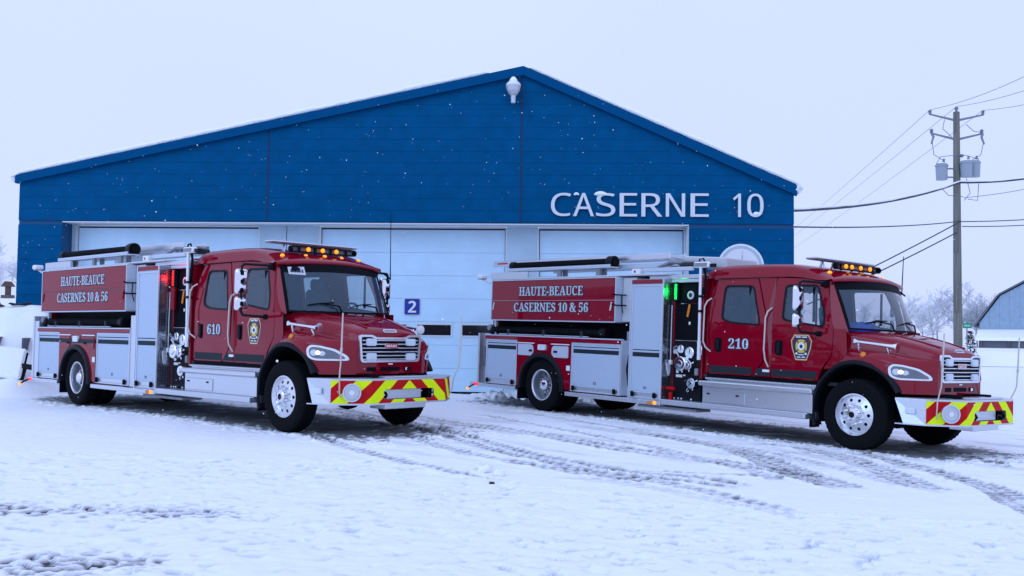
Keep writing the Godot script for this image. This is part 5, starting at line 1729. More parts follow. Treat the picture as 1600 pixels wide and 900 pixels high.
	turned(rk, "strainer", "satin_black", Vector3(-5.33, 2.912, 0.93), Vector3(1, 0, 0), [Vector2(0.08, 0.0), Vector2(0.118, 0.02), Vector2(0.12, 0.16), Vector2(0.11, 0.175), Vector2(0.10, 0.165), Vector2(0.0, 0.12)], 24)
	turned(rk, "coupling", "satin_black", Vector3(-8.18, 2.918, 0.95), Vector3(1, 0, 0), cyl(0.092, 0.12, 0.02), 20)
	var ld := part("ladder", t)
	var lz := 0.62 if left else 0.76
	var ly := 2.95 if left else 3.0
	for z in [lz, lz - 0.42]:
		slab(ld, "rail", "aluminium", Vector3(-9.05 if not left else -8.0, ly - 0.055, z - 0.02), Vector3(-3.95, ly + 0.055, z + 0.02), 0.006)
		slab(ld, "fly_rail", "silver", Vector3(-7.6, 2.80, z - 0.065), Vector3(-3.9, 2.885, z - 0.03), 0.006)
	for k in 14:
		var x := -7.8 + k * 0.28
		rod(ld, "rung", "aluminium", [Vector3(x, ly, lz - 0.41), Vector3(x, ly, lz - 0.01)], 0.016, 1.0, 8)
	if not left: slab(ld, "red_tag", "safety_red", Vector3(-8.9, 2.99, lz + 0.0205), Vector3(-8.55, 3.02, lz + 0.023))
	var la := part("ladder_lift", t)
	slab(la, "bracket", "white_paint", Vector3(-4.62, 2.656, 0.93), Vector3(-4.42, 2.76, 1.05), 0.01)
	slab(la, "reflector", "red_lens", Vector3(-4.56, 2.69, 1.05), Vector3(-4.515, 2.73, 1.054))
	slab(la, "beam", "silver", Vector3(-4.40, 2.70, 0.92), Vector3(-3.25, 2.77, 0.99), 0.008)
	slab(la, "beam", "aluminium", Vector3(-4.2, 2.56, 0.80), Vector3(-3.0, 2.63, 1.02), 0.008)
	for e in [[-4.2, -3.6, 0.80], [-3.95, -3.3, 0.72], [-3.7, -3.15, 0.62]]:
		rod(la, "arm", "mid_grey", [Vector3(e[0], 2.79, e[2]), Vector3((e[0] + e[1]) * 0.5, 2.88, e[2]), Vector3(e[1], 2.86, e[2])], 0.03, 1.0, 8)
	slab(la, "motor", "aluminium", Vector3(-4.05, 2.80, 0.5), Vector3(-3.75, 2.90, 0.75), 0.02)
	slab(la, "motor", "dark_grey", Vector3(-3.65, 2.78, 0.45), Vector3(-3.35, 2.86, 0.85), 0.02)
	slab(t, "deck_front", "silver", Vector3(-3.69, 2.50, -0.9), Vector3(-3.05, 2.56, 1.0), 0.006)
	if not left:
		mb = MB.new()
		mb.xf = Transform3D(Basis(Vector3(0, 0, 1), -0.06), Vector3(-3.45, 2.80, 0.0))
		mb.span(Vector3(-0.5, 0, -0.45), Vector3(0.48, 0.19, 0.42), 0.02)
		put(mb, "grey_locker", "pale_plate", t)
		rod(t, "locker_leg", "mid_grey", [Vector3(-3.6, 2.56, 0.2), Vector3(-3.6, 2.82, 0.2)], 0.03)
		rod(t, "locker_leg", "mid_grey", [Vector3(-3.2, 2.56, -0.2), Vector3(-3.2, 2.79, -0.2)], 0.03)
	# rear flood lamp
	var fl := part("rear_flood_lamp", t)
	slab(fl, "lamp_head", "white_paint", Vector3(-9.02, 2.66, 1.06), Vector3(-8.86, 2.75, 1.24), 0.02)
	slab(fl, "lamp_lens", "mid_grey", Vector3(-9.0, 2.645, 1.09), Vector3(-8.88, 2.66, 1.22))
	rod(fl, "lamp_arm", "pale_plate", [Vector3(-8.93, 2.65, 1.14), Vector3(-8.78, 2.58, 1.10), Vector3(-8.68, 2.56, 1.06)], 0.02)
	slab(t, "corner_strut", "silver", Vector3(-8.56, 1.48, 1.02), Vector3(-8.50, 2.63, 1.08), 0.004)

func make_pump(t: Node, left: bool) -> void:
	var mb: MB
	var pp := part("pump_panel", t)
	slab(pp, "panel_plate", "satin_black", Vector3(-3.64, 0.43, 0.90), Vector3(-3.02, 1.49, 0.95), 0.004)
	slab(pp, "panel_plate", "black", Vector3(-3.64, 1.50, 0.86), Vector3(-3.02, 2.50, 0.925), 0.004)
	slab(pp, "panel_side", "red", Vector3(-3.672, 0.43, 0.6), Vector3(-3.645, 2.5, 0.94))
	slab(pp, "panel_shelf", "aluminium", Vector3(-3.60, 1.490, 0.93), Vector3(-3.04, 1.499, 0.965))
	slab(t, "red_post", "red", Vector3(-3.015, 0.86, 0.3), Vector3(-2.965, 2.56, 1.0), 0.01)
	slab(t, "red_post", "red", Vector3(-3.10, 2.2, 0.3), Vector3(-3.02, 2.66, 0.93), 0.01)
	turned(pp, "round_plate", "pale_plate", Vector3(-3.31, 2.28, 0.925), Vector3(0, 0, 1), cyl(0.075, 0.012, 0.004), 24)
	turned(pp, "round_mark", "dark_grey", Vector3(-3.31, 2.28, 0.937), Vector3(0, 0, 1), cyl(0.04, 0.003, 0.001), 16)
	slab(pp, "cross_rail", "chrome", Vector3(-3.5, 2.125, 0.94), Vector3(-3.05, 2.14, 0.955))
	mb = MB.new()
	mb.xf = Transform3D(Basis(Vector3(0, 0, 1), -0.22), Vector3(-3.33, 2.01, 0.94))
	mb.span(Vector3(-0.022, -0.11, 0), Vector3(0.022, 0.11, 0.02), 0.006)
	put(mb, "orange_strap", "orange", pp)
	slab(pp, "tag", "white_paint", Vector3(-3.335, 1.77, 0.926), Vector3(-3.30, 1.82, 0.932))
	for w in [[-3.46, 1.345, 0.075], [-3.262, 1.29, 0.10]]:
		turned(pp, "gauge", "chrome", Vector3(w[0], w[1], 0.95), Vector3(0, 0, 1), [Vector2(w[2], 0), Vector2(w[2], 0.035), Vector2(w[2] * 0.86, 0.045), Vector2(w[2] * 0.82, 0.03)], 24)
		turned(pp, "gauge_face", "white_paint", Vector3(w[0], w[1], 0.95), Vector3(0, 0, 1), [Vector2(w[2] * 0.83, 0.0275), Vector2(0, 0.0275)], 24)
		slab(pp, "gauge_needle", "black", Vector3(w[0] - 0.006, w[1] - 0.02, 0.9795), Vector3(w[0] + 0.006, w[1] + 0.06, 0.982))
	for w in [[-3.375, 1.10, 0.125, 0.14], [-3.14, 0.775, 0.09, 0.12], [-3.24, 1.08, 0.085, 0.10]]:
		turned(pp, "intake_cap", "chrome", Vector3(w[0], w[1], 0.95), Vector3(0, 0, 1), [Vector2(w[2] * 0.8, 0), Vector2(w[2] * 0.85, 0.03), Vector2(w[2], 0.035), Vector2(w[2], w[3]), Vector2(w[2] * 0.88, w[3] + 0.012), Vector2(w[2] * 0.5, w[3] + 0.012), Vector2(w[2] * 0.45, w[3] + 0.03), Vector2(0, w[3] + 0.032)], 24)
		for k in 3:
			var a := TAU * k / 3.0 + 0.5
			turned(pp, "cap_lug", "chrome", Vector3(w[0] + cos(a) * w[2], w[1] + sin(a) * w[2], 0.95 + w[3] * 0.5), Vector3(cos(a), sin(a), 0), cyl(0.016, 0.03), 8)
	for w in [[-3.57, 0.93, -3.515, 1.02], [-3.575, 0.86, -3.43, 0.905], [-3.41, 0.885, -3.36, 0.91]]:
		slab(pp, "label_plate", "white_paint", Vector3(w[0], w[1], 0.95), Vector3(w[2], w[3], 0.954))
	turned(pp, "round_dial", "pale_plate", Vector3(-3.575, 1.30, 0.95), Vector3(0, 0, 1), cyl(0.045, 0.05, 0.01), 16)
	slab(pp, "valve_box", "mid_grey", Vector3(-3.13, 0.91, 0.95), Vector3(-3.06, 1.03, 1.0), 0.01)
	rod(pp, "valve_lever", "chrome", [Vector3(-3.45, 1.20, 0.95), Vector3(-3.46, 1.22, 1.02), Vector3(-3.49, 1.30, 1.06)], 0.014)
	rod(pp, "valve_lever", "chrome", [Vector3(-3.63, 1.32, 0.97), Vector3(-3.55, 1.37, 1.05), Vector3(-3.47, 1.40, 1.06)], 0.022 if left else 0.012)
	rod(pp, "valve_lever", "chrome", [Vector3(-3.28, 0.70, 0.95), Vector3(-3.28, 0.65, 1.0), Vector3(-3.26, 0.62, 1.0), Vector3(-3.23, 0.65, 1.0)], 0.01)
	for x in [-3.56, -3.47, -3.40, -3.18]: turned(pp, "drain_knob", "chrome", Vector3(x, 0.51, 0.95), Vector3(0, -0.3, 1), cyl(0.018, 0.06, 0.006), 10)
	mb = MB.new()
	for k in 4:
		var q := []
		for j in 13: q.append(Vector3(-3.64 + 0.03 * cos(TAU * j / 12.0 + k) + 0.005 * k, 0.99 + 0.11 * sin(TAU * j / 12.0 + k * 0.4), 1.07 + 0.02 * k))
		mb.tube(q, 0.007, 5, false)
	put(mb, "coiled_wire", "pale_plate", pp)
	rod(pp, "drop_cable", "pale_plate", [Vector3(-3.645, 2.1, 1.02), Vector3(-3.64, 1.6, 1.03), Vector3(-3.64, 1.12, 1.03)], 0.009)
	slab(pp, "cable_plug", "white_paint", Vector3(-3.665, 1.07, 1.0), Vector3(-3.61, 1.15, 1.06), 0.008)
	if left:
		rod(pp, "gated_valve", "red", [Vector3(-3.58, 1.80, 0.99), Vector3(-3.58, 2.18, 0.99)], 0.055, 1.0, 14)
	else:
		rod(pp, "red_valve", "safety_red", [Vector3(-3.575, 0.44, 1.08), Vector3(-3.575, 0.60, 1.08)], 0.035, 1.0, 10)
		rod(pp, "red_valve", "safety_red", [Vector3(-3.66, 0.665, 1.08), Vector3(-3.49, 0.665, 1.08)], 0.03, 1.0, 10)
	# warning light: two lit strips in a slim housing
	var wl := part("warning_light", t)
	slab(wl, "housing", "satin_black", Vector3(-3.62, 2.18, 0.94), Vector3(-3.53, 2.50, 1.01), 0.008)
	var gm := "red_glow" if left else "green_glow"
	for k in 6: slab(wl, "led", gm, Vector3(-3.598, 2.205 + 0.045 * k, 1.01), Vector3(-3.552, 2.245 + 0.045 * k, 1.022), 0.006)
	var ol := OmniLight3D.new()
	ol.name = "warning_glow"
	ol.light_color = Color(1.0, 0.1, 0.12) if left else Color(0.05, 1.0, 0.35)
	ol.light_energy = 0.025
	ol.light_size = 0.05
	ol.omni_range = 3.0
	ol.shadow_enabled = true
	ol.position = Vector3(-3.575, 2.34, 1.06)
	t.add_child(ol)
	# telescopic floodlight
	var tl := part("telescopic_floodlight", t)
	rod(tl, "mast", "white_paint", [Vector3(-3.0, 1.20, 1.04), Vector3(-2.985, 2.75, 1.07)], 0.026)
	rod(tl, "mast_sleeve", "white_paint", [Vector3(-3.0, 1.18, 1.04), Vector3(-2.997, 1.5, 1.045)], 0.034)
	for y in [2.0, 2.25]: slab(tl, "mast_clamp", "satin_black", Vector3(-3.03, y - 0.02, 0.98), Vector3(-2.95, y + 0.02, 1.09), 0.006)
	slab(tl, "lamp_head", "white_paint", Vector3(-3.13, 2.735, 1.0), Vector3(-2.80, 2.835, 1.10), 0.02)
	slab(tl, "lamp_lens", "mid_grey", Vector3(-3.10, 2.752, 1.10), Vector3(-2.83, 2.815, 1.106), 0.004)
	rod(tl, "carry_handle", "black", [Vector3(-3.04, 2.83, 1.05), Vector3(-3.03, 2.88, 1.05), Vector3(-2.95, 2.89, 1.05), Vector3(-2.92, 2.84, 1.05)], 0.014)
	slab(tl, "lamp_knob", "satin_black", Vector3(-2.80, 2.74, 1.02), Vector3(-2.68, 2.80, 1.07), 0.012)
	rod(tl, "lamp_cable", "black", [Vector3(-2.96, 2.74, 1.02), Vector3(-2.91, 2.6, 1.03), Vector3(-2.90, 2.35, 1.05), Vector3(-2.93, 2.25, 1.05), Vector3(-2.98, 2.4, 1.02)], 0.02)
	rod(t, "hand_lever", "chrome", [Vector3(-2.99, 1.42, 1.0), Vector3(-2.93, 1.40, 1.06), Vector3(-2.93, 1.28, 1.06), Vector3(-2.99, 1.25, 1.0)], 0.012)

func make_steps(t: Node) -> void:
	for s in [1.0, -1.0]:
		var b := part("step_box", t)
		slab(b, "top_tread", "tread_plate", Vector3(-2.82, 0.868, 0.85), Vector3(-0.655, 0.898, 1.085), 0.006, s)
		slab(b, "riser", "aluminium", Vector3(-2.80, 0.845, 0.85), Vector3(-0.66, 0.867, 1.05), 0.0, s)
		slab(b, "step_nosing", "aluminium", Vector3(-2.86, 0.765, 0.85), Vector3(-0.68, 0.844, 1.225), 0.02, s)
		slab(b, "box_face", "aluminium", Vector3(-2.80, 0.475, 0.85), Vector3(-0.70, 0.764, 1.165), 0.006, s)
		slab(b, "hatch", "aluminium", Vector3(-2.775, 0.502, 1.165), Vector3(-1.93, 0.69, 1.18), 0.006, s)
		for x in [-2.66, -2.07]: slab(b, "hatch_latch", "black", Vector3(x - 0.03, 0.625, 1.18), Vector3(x + 0.03, 0.65, 1.19), 0.003, s)
		slab(b, "lower_step", "tread_plate", Vector3(-3.66, 0.385, 0.85), Vector3(-0.765, 0.474, 1.245), 0.012, s)
		slab(b, "step_bracket", "dark_grey", Vector3(-0.765, 0.38, 0.9), Vector3(-0.66, 0.50, 1.12), 0.006, s)

func make_truck(left: bool) -> Node3D:
	var t := thing("fire_truck", "red fire truck numbered 610 with lit red side light, parked at left" if left else "red fire truck numbered 210 with lit green side light, parked at right", "fire truck", Vector3.ZERO, "fire trucks parked in front of the station")
	make_body(t, left)
	make_pump(t, left)
	make_steps(t)
	make_cab(t, left)
	make_bumper(t)
	return t

# ---------------------------------------------------------------- surroundings
func lump(mb: MB, at: Vector3, size: Vector3, sd: float, nz: FastNoiseLite) -> void:
	var rows := []
	for a in 7:
		var ln := PackedVector3Array()
		for b in 10:
			var d := Vector3(sin(PI * a / 6.0) * cos(TAU * b / 10.0), cos(PI * a / 6.0), sin(PI * a / 6.0) * sin(TAU * b / 10.0))
			ln.append(at + d * size * (0.85 + 0.7 * nz.get_noise_3d(d.x + sd, d.y * 1.3, d.z - sd)))
		rows.append(ln)
	mb.grid(rows, true, at)
func grow(wood: MB, fine: MB, a: Vector3, dir: Vector3, ln: float, r: float, lvl: int) -> void:
	var b := a + dir * ln * 0.5 + Vector3(rng.randf_range(-1, 1), rng.randf_range(-0.3, 1), rng.randf_range(-1, 1)) * ln * 0.06
	var e := b + (dir + Vector3(rng.randf_range(-1, 1), rng.randf_range(-0.2, 0.9), rng.randf_range(-1, 1)) * 0.2).normalized() * ln * 0.5
	var mb := wood if lvl <= 1 else fine
	mb.tube([a, b, e], [r, r * 0.75, r * 0.5], 5 if lvl <= 1 else 3, false)
	if lvl >= 4: return
	var k: int = [8, 6, 6, 5][lvl]
	for i in k:
		var t := lerpf(0.25 if lvl > 0 else 0.35, 1.0, (i + rng.randf()) / k)
		var p := a.lerp(b, t * 2.0) if t < 0.5 else b.lerp(e, t * 2.0 - 1.0)
		var ax := Vector3(rng.randf_range(-1, 1), rng.randf_range(-0.2, 0.5), rng.randf_range(-1, 1)).normalized()
		var nd := (dir * rng.randf_range(0.35, 0.8) + ax * 0.85 + Vector3(0, 0.12, 0)).normalized()
		grow(wood, fine, p, nd, ln * rng.randf_range(0.42, 0.62) * (1.0 if lvl > 0 else 1.05), max(r * 0.55, 0.022), lvl + 1)
func frosted_tree(h: float) -> Array:
	var wood := MB.new()
	var fine := MB.new()
	grow(wood, fine, Vector3.ZERO, Vector3.UP, h * 0.8, h * 0.022, 0)
	return [wood.mesh(M.twig), fine.mesh(M.frost)]
func plant_tree(kinds: Array, k: int, at: Vector3, scale: float, label: String, group: String) -> void:
	var t := thing("frosted_tree", label, "tree", at, group)
	t.scale = Vector3.ONE * scale
	t.rotation.y = rng.randf_range(0, TAU)
	var o := MeshInstance3D.new(); o.name = "trunk"; o.mesh = kinds[k][0]; t.add_child(o)
	o = MeshInstance3D.new(); o.name = "crown"; o.mesh = kinds[k][1]; t.add_child(o)
func wire(label: String, pts: Array, sag: float, r: float, m: String, snowy := 0.0) -> void:
	var t := thing("power_line", label, "cable", Vector3.ZERO, "overhead lines at the pole")
	var path := []
	for i in pts.size() - 1:
		var a: Vector3 = pts[i]
		var b: Vector3 = pts[i + 1]
		for k in 14:
			var u := k / 14.0
			path.append(a.lerp(b, u) - Vector3(0, sag * 4.0 * u * (1 - u), 0))
	path.append(pts[-1])
	var mb := MB.new()
	mb.tube(path, r, 6)
	put(mb, "conductor", m, t)
	if snowy > 0.0:
		mb = MB.new()
		var up := []
		var rr := []
		for i in path.size():
			up.append(path[i] + Vector3(0, r * 0.6 + snowy * 0.8, 0))
			rr.append(snowy * (0.75 + 0.4 * sin(i * 1.7) * sin(i * 0.63)))
		mb.tube(up, rr, 7)
		put(mb, "snow_load", "snow", t)
func make_background() -> void:
	var mb: MB
	var nz := noise(61, 0.8, 3)
	# ---- big snowbank left of the truck, against the building corner
	mb = MB.new()
	var rows := []
	for i in 60:
		var x := lerpf(-40.0, -10.0, pow(i / 59.0, 0.6))
		var e: float = smoothstep(-10.0, -10.9, x)
		var ln := PackedVector3Array()
		for q in [[-20.6, -0.05], [-21.2, 0.12], [-21.8, 0.36], [-22.3, 0.48], [-22.65, 0.62], [-22.78, 0.9], [-22.9, 1.3], [-23.0, 1.7], [-23.12, 1.93], [-23.3, 2.02], [-23.6, 1.98], [-24.1, 1.8], [-24.7, 1.2], [-25.5, 0.3], [-26.0, -0.1]]:
			var n1 := nz.get_noise_2d(x * 0.9, q[0] * 2.0)
			ln.append(Vector3(x, (q[1] + 0.10 * n1 * clamp(q[1], 0.0, 1.0) * (0.25 if q[1] > 1.9 else 1.0)) * e - 0.02, q[0] + 0.25 * n1))
		rows.append(ln)
	mb.grid(rows, false, Vector3(-20, -10, -24))
	tag(put(mb, numbered("snow_bank"), "snow", self), "tall white snowbank behind the rear of truck 610", "snowbank")
	mb = MB.new()
	for i in 26:
		var x := rng.randf_range(-13.3, -10.9)
		lump(mb, Vector3(x, 2.03 + rng.randf_range(-0.03, 0.02), -23.22 + rng.randf_range(-0.1, 0.1)), Vector3(rng.randf_range(0.05, 0.16), rng.randf_range(0.015, 0.035), 0.06), i * 3.7, nz)
	var dc := put(mb, "dirt_crumbs", "dark_grey", self)
	tag(dc, "dark dirt crumbs along the crest of the snowbank", "dirt")
	dc.set_meta("kind", "stuff")
	for w in [[-11.13, 0.98, 1.24, -22.78, "short grey stake in the snowbank just left of truck 610"], [-11.80, 1.0, 1.26, -22.78, "short grey stake in the snowbank at the left picture edge"]]:
		var sk := thing("stake", w[4], "stake", Vector3(w[0], 0, w[3]), "grey stakes in the snowbank")
		mb = MB.new(); mb.span(Vector3(-0.03, w[1] - 0.01, -0.2), Vector3(0.03, w[2], 0.16), 0.006); put(mb, "shaft", "grey_post", sk)
		mb = MB.new(); mb.span(Vector3(-0.034, w[2], -0.2), Vector3(0.034, w[2] + 0.02, 0.165), 0.008); put(mb, "snow_cap", "snow", sk)
	# snow covered board on a dark frame
	var bd := thing("snowy_board", "snow covered tilted board on dark frame before the snowbank", "board", Vector3(-10.95, 0.40, -21.9))
	var tilt := Transform3D(Basis(Vector3(0, 0, 1), -0.10) * Basis(Vector3(1, 0, 0), -0.20), Vector3(0.0, 0.0, 0.05))
	mb = MB.new(); mb.xf = tilt
	mb.span(Vector3(-1.4, -0.05, -0.03), Vector3(0.215, 0.56, 0.0), 0.008)
	put(mb, "panel", "black", bd)
	mb = MB.new(); mb.xf = tilt
	mb.span(Vector3(-1.4, -0.05, 0.001), Vector3(0.20, 0.63, 0.10), 0.05)
	put(mb, "snow_cover", "snow", bd)
	mb = MB.new()
	mb.xf = Transform3D(Basis(Vector3(0, 0, 1), -0.16), Vector3(0.22, 0.24, 0.02))
	mb.span(Vector3(-0.06, -0.06, -0.06), Vector3(0.27, 0.05, 0.06), 0.01)
	put(mb, "beam", "satin_black", bd)
	for x in [0.22, -1.2]:
		mb = MB.new()
		mb.tube([Vector3(x + 0.02, 0.22, -0.02), Vector3(x - 0.05, -0.2, 0.05)], 0.04, 8)
		put(mb, "leg", "satin_black", bd)
	# ---- things on the hill at the far left
	var y0 := terrain_y(-30.0, -58.0)
	var ps := thing("wooden_post", "small brown wooden post with roof on the snowy hill", "post", Vector3(-29.0, terrain_y(-29.0, -57.0), -57.0))
	mb = MB.new(); mb.span(Vector3(-0.14, -0.3, -0.1), Vector3(0.14, 0.75, 0.1), 0.02); put(mb, "post", "brown_wood", ps)
	mb = MB.new(); mb.prism(PackedVector2Array([Vector2(-0.34, 0.62), Vector2(0.34, 0.62), Vector2(0.10, 0.92), Vector2(-0.12, 0.92)]), -0.2, 0.2); put(mb, "post_roof", "brown_wood", ps)
	mb = MB.new(); mb.span(Vector3(-0.34, -0.3, -0.2), Vector3(0.32, 0.14, 0.2), 0.04); put(mb, "foot", "bark", ps)
	var kinds := []
	for k in 4: kinds.append(frosted_tree([6.0, 5.2, 6.6, 4.4][k]))
	var spots := [[-38.5, -73.0, 0.55, 0, "frosted tree at the far left behind the wooden post"], [-41.5, -80.0, 0.62, 2, "taller frosted tree behind the far left hill crest"], [-36.5, -69.0, 0.45, 3, "low frosted bush nearest the blue wall at far left"], [-34.6, -66.5, 0.34, 1, "small frosted shrub on the hill left of the station"], [-37.2, -75.0, 0.5, 1, "frosted tree between the hill bushes and the blue wall"]]
	for w in spots: plant_tree(kinds, w[3], Vector3(w[0], terrain_y(w[0], w[1]) - 0.1, w[1]), w[2], w[4], "frosted trees on the left hill")
	var rt := [[30.0, -104.0, 0.62, 0, "frosted tree seen through the windscreen of truck 210"], [34.5, -108.0, 0.66, 1, "frosted tree behind the visor edge of truck 210"], [38.5, -100.0, 0.66, 3, "short frosted tree just right of truck 210's mirror"], [41.5, -106.0, 0.68, 2, "frosted tree with upright limbs right of truck 210's windscreen"], [44.2, -104.0, 0.66, 1, "frosted tree halfway between windscreen and utility pole"], [46.4, -108.0, 0.74, 0, "frosted tree close left of the utility pole"], [49.6, -110.0, 0.80, 2, "tallest frosted tree right behind the utility pole"], [51.2, -109.0, 0.76, 1, "frosted tree between the pole and the green sign"], [52.8, -111.0, 0.7, 0, "frosted tree behind the green street sign"], [54.4, -113.0, 0.78, 3, "frosted tree touching the left eave of the barn"], [47.4, -100.0, 0.5, 3, "low frosted bush at the foot of the tree row"], [56.5, -118.0, 0.72, 2, "frosted tree peeking over the barn's left roof edge"], [39.8, -112.0, 0.62, 0, "pale frosted tree behind the mirror's right side"], [43.0, -114.0, 0.66, 3, "pale frosted tree filling the gap left of the pole"], [48.0, -116.0, 0.72, 1, "pale frosted tree filling the gap behind the pole"], [50.4, -103.0, 0.5, 0, "low frosted bush below the green sign"]]
	for w in rt: plant_tree(kinds, w[3], Vector3(w[0], terrain_y(w[0], w[1]) - 0.1, w[1]), w[2], w[4], "frosted trees beside the barn")
	# ---- barn
	var bn := thing("barn", "grey gambrel barn with white lean-to at the right edge", "barn", Vector3(52.9, 0.6, -95.0))
	bn.rotation.y = -0.508
	var gam := PackedVector2Array([Vector2(-7.3, -1.2), Vector2(7.3, -1.2), Vector2(7.3, 2.5), Vector2(5.4, 5.16), Vector2(0, 8.2), Vector2(-5.4, 5.16), Vector2(-7.3, 2.5)])
	mb = MB.new(); mb.prism(gam, -22.0, -0.03); put(mb, "barn_body", "barn_trim", bn)
	var bx := -7.3
	while bx < 7.2:
		for q in Geometry2D.intersect_polygons(rect(bx, -1.2, bx + 0.885, 9.0), gam):
			mb = MB.new(); mb.prism(q, -0.03, 0.0); put(mb, "wall_sheet", "barn_wall", bn)
		bx += 0.9
	for w in [[Vector2(-7.75, 2.05), Vector2(-5.55, 5.2)], [Vector2(-5.55, 5.2), Vector2(0, 8.35)], [Vector2(0, 8.35), Vector2(5.55, 5.2)], [Vector2(5.55, 5.2), Vector2(7.75, 2.05)]]:
		var d: Vector2 = (w[1] - w[0]).normalized()
		var nn := Vector2(-d.y, d.x) * 0.16
		mb = MB.new(); mb.prism(PackedVector2Array([w[0], w[1], w[1] + nn, w[0] + nn]), -22.2, 0.25); put(mb, "roof_slope", "barn_trim", bn)
	mb = MB.new()
	mb.xf = Transform3D(Basis(Vector3(0, 0, 1), Vector3(0, 1, 0), Vector3(-1, 0, 0)), Vector3.ZERO)
	mb.prism(PackedVector2Array([Vector2(0.02, 1.5), Vector2(0.02, 1.82), Vector2(3.2, 0.98), Vector2(3.3, 0.72), Vector2(3.1, 0.70)]), -8.5, 7.45)
	put(mb, "lean_to_roof", "snow", bn)
	mb = MB.new(); mb.span(Vector3(-7.2, -1.2, 0.02), Vector3(8.4, 0.68, 2.9)); put(mb, "lean_to_wall", "barn_trim", bn)
	for k in 6: slab(bn, "lean_to_post", "bark", Vector3(-7.1 + 2.4 * k, -1.2, 2.95), Vector3(-6.9 + 2.4 * k, 0.72, 3.1))
	# low snow ridge along the road on the right
	mb = MB.new()
	rows = []
	for i in 70:
		var xx := lerpf(12.0, 60.0, i / 69.0)
		var zb := -63.0 + (xx - 30.0) * 0.12
		var ln := PackedVector3Array()
		for q in [[3.2, -0.1], [2.2, 0.25], [1.2, 0.75], [0.4, 1.0], [-0.5, 1.02], [-2.0, 0.7], [-4.0, -0.1]]:
			ln.append(Vector3(xx, terrain_y(xx, zb) + q[1] * 0.75 * (1.0 + 0.12 * nz.get_noise_2d(xx * 0.5, q[0])), zb + q[0]))
		rows.append(ln)
	mb.grid(rows, false, Vector3(30, -20, -63))
	tag(put(mb, numbered("snow_bank"), "snow", self), "long low snow ridge below the barn and trees", "snowbank")
	# fir shrub behind the pole
	var fs := thing("fir_shrub", "dark green shrub at the foot of the utility pole", "shrub", Vector3(28.2, terrain_y(28.2, -61.0), -61.0))
	mb = MB.new()
	for i in 260:
		var hh := rng.randf_range(0.1, 2.1)
		var rr := (2.2 - hh) * 0.26 * sqrt(rng.randf())
		var a := rng.randf_range(0, TAU)
		var p := Vector3(cos(a) * rr, hh, sin(a) * rr)
		mb.tube([p, p + Vector3(cos(a) * 0.16, rng.randf_range(-0.08, 0.06), sin(a) * 0.16)], [0.035, 0.008], 3, false)
	put(mb, "foliage", "evergreen", fs)
	mb = MB.new(); mb.tube([Vector3(0, -0.1, 0), Vector3(0, 1.9, 0)], [0.05, 0.015], 6); put(mb, "stem", "bark", fs)
	# ---- street name sign
	var sg := thing("street_sign", "small green street sign on a thin grey post", "sign", Vector3(27.55, terrain_y(27.55, -60.0), -60.0))
	mb = MB.new(); mb.tube([Vector3(0, -0.3, 0), Vector3(0, 2.75, 0)], 0.04, 8); put(mb, "post", "steel_arm", sg)
	mb = MB.new(); mb.prism(rect(-0.26, 2.30, 0.26, 2.62, 0.03), 0.03, 0.05); put(mb, "sign_plate", "street_green", sg)
	mb = MB.new(); mb.prism(rect(-0.17, 2.42, 0.02, 2.50), 0.05, 0.054); mb.prism(rect(0.06, 2.42, 0.17, 2.50), 0.05, 0.054); put(mb, "print", "pale_plate", sg)
	# ---- utility pole
	var pz := -41.0
	var px := 18.48
	var gy := terrain_y(px, pz)
	var pole := thing("utility_pole", "wooden utility pole with three grey transformers and cross arms", "utility pole", Vector3(px, 0, pz))
	mb = MB.new(); mb.tube([Vector3(-0.03, gy - 0.3, 0), Vector3(-0.02, 5, 0), Vector3(0.0, 10.92, 0)], [0.185, 0.16, 0.125], 16); put(mb, "shaft", "wood_pole", pole)
	for w in [[10.58, 10.82, 1.14], [9.78, 10.02, 1.08]]:
		for s in [-1.0, 1.0]:
			mb = MB.new(); mb.tube([Vector3(0.1 * s, w[0], 0.0), Vector3(w[2] * s, w[1], 0.0)], [0.05, 0.035], 8); put(mb, "cross_arm", "steel_arm", pole)
			turned(pole, "insulator", "mid_grey", Vector3(w[2] * s * 0.97, w[1], 0), Vector3.UP, [Vector2(0.03, 0), Vector2(0.08, 0.05), Vector2(0.04, 0.09), Vector2(0.09, 0.12), Vector2(0.05, 0.17), Vector2(0, 0.19)], 10)
	for s in [-1.0, 1.0]:
		mb = MB.new()
		mb.tube([Vector3(1.06 * s, 10.0, 0.05), Vector3(1.0 * s, 9.85, 0.08), Vector3(1.1 * s, 9.55, 0.1)], [0.06, 0.05, 0.035], 8)
		put(mb, "fuse_cutout", "steel_arm", pole)
	turned(pole, "insulator", "mid_grey", Vector3(0.0, 10.92, 0), Vector3.UP, [Vector2(0.04, 0), Vector2(0.05, 0.08), Vector2(0.09, 0.14), Vector2(0.05, 0.22), Vector2(0, 0.24)], 10)
	turned(pole, "insulator", "mid_grey", Vector3(0.10, 9.08, 0), Vector3(1, 0, 0), [Vector2(0.03, 0), Vector2(0.08, 0.1), Vector2(0.05, 0.16), Vector2(0, 0.2)], 10)
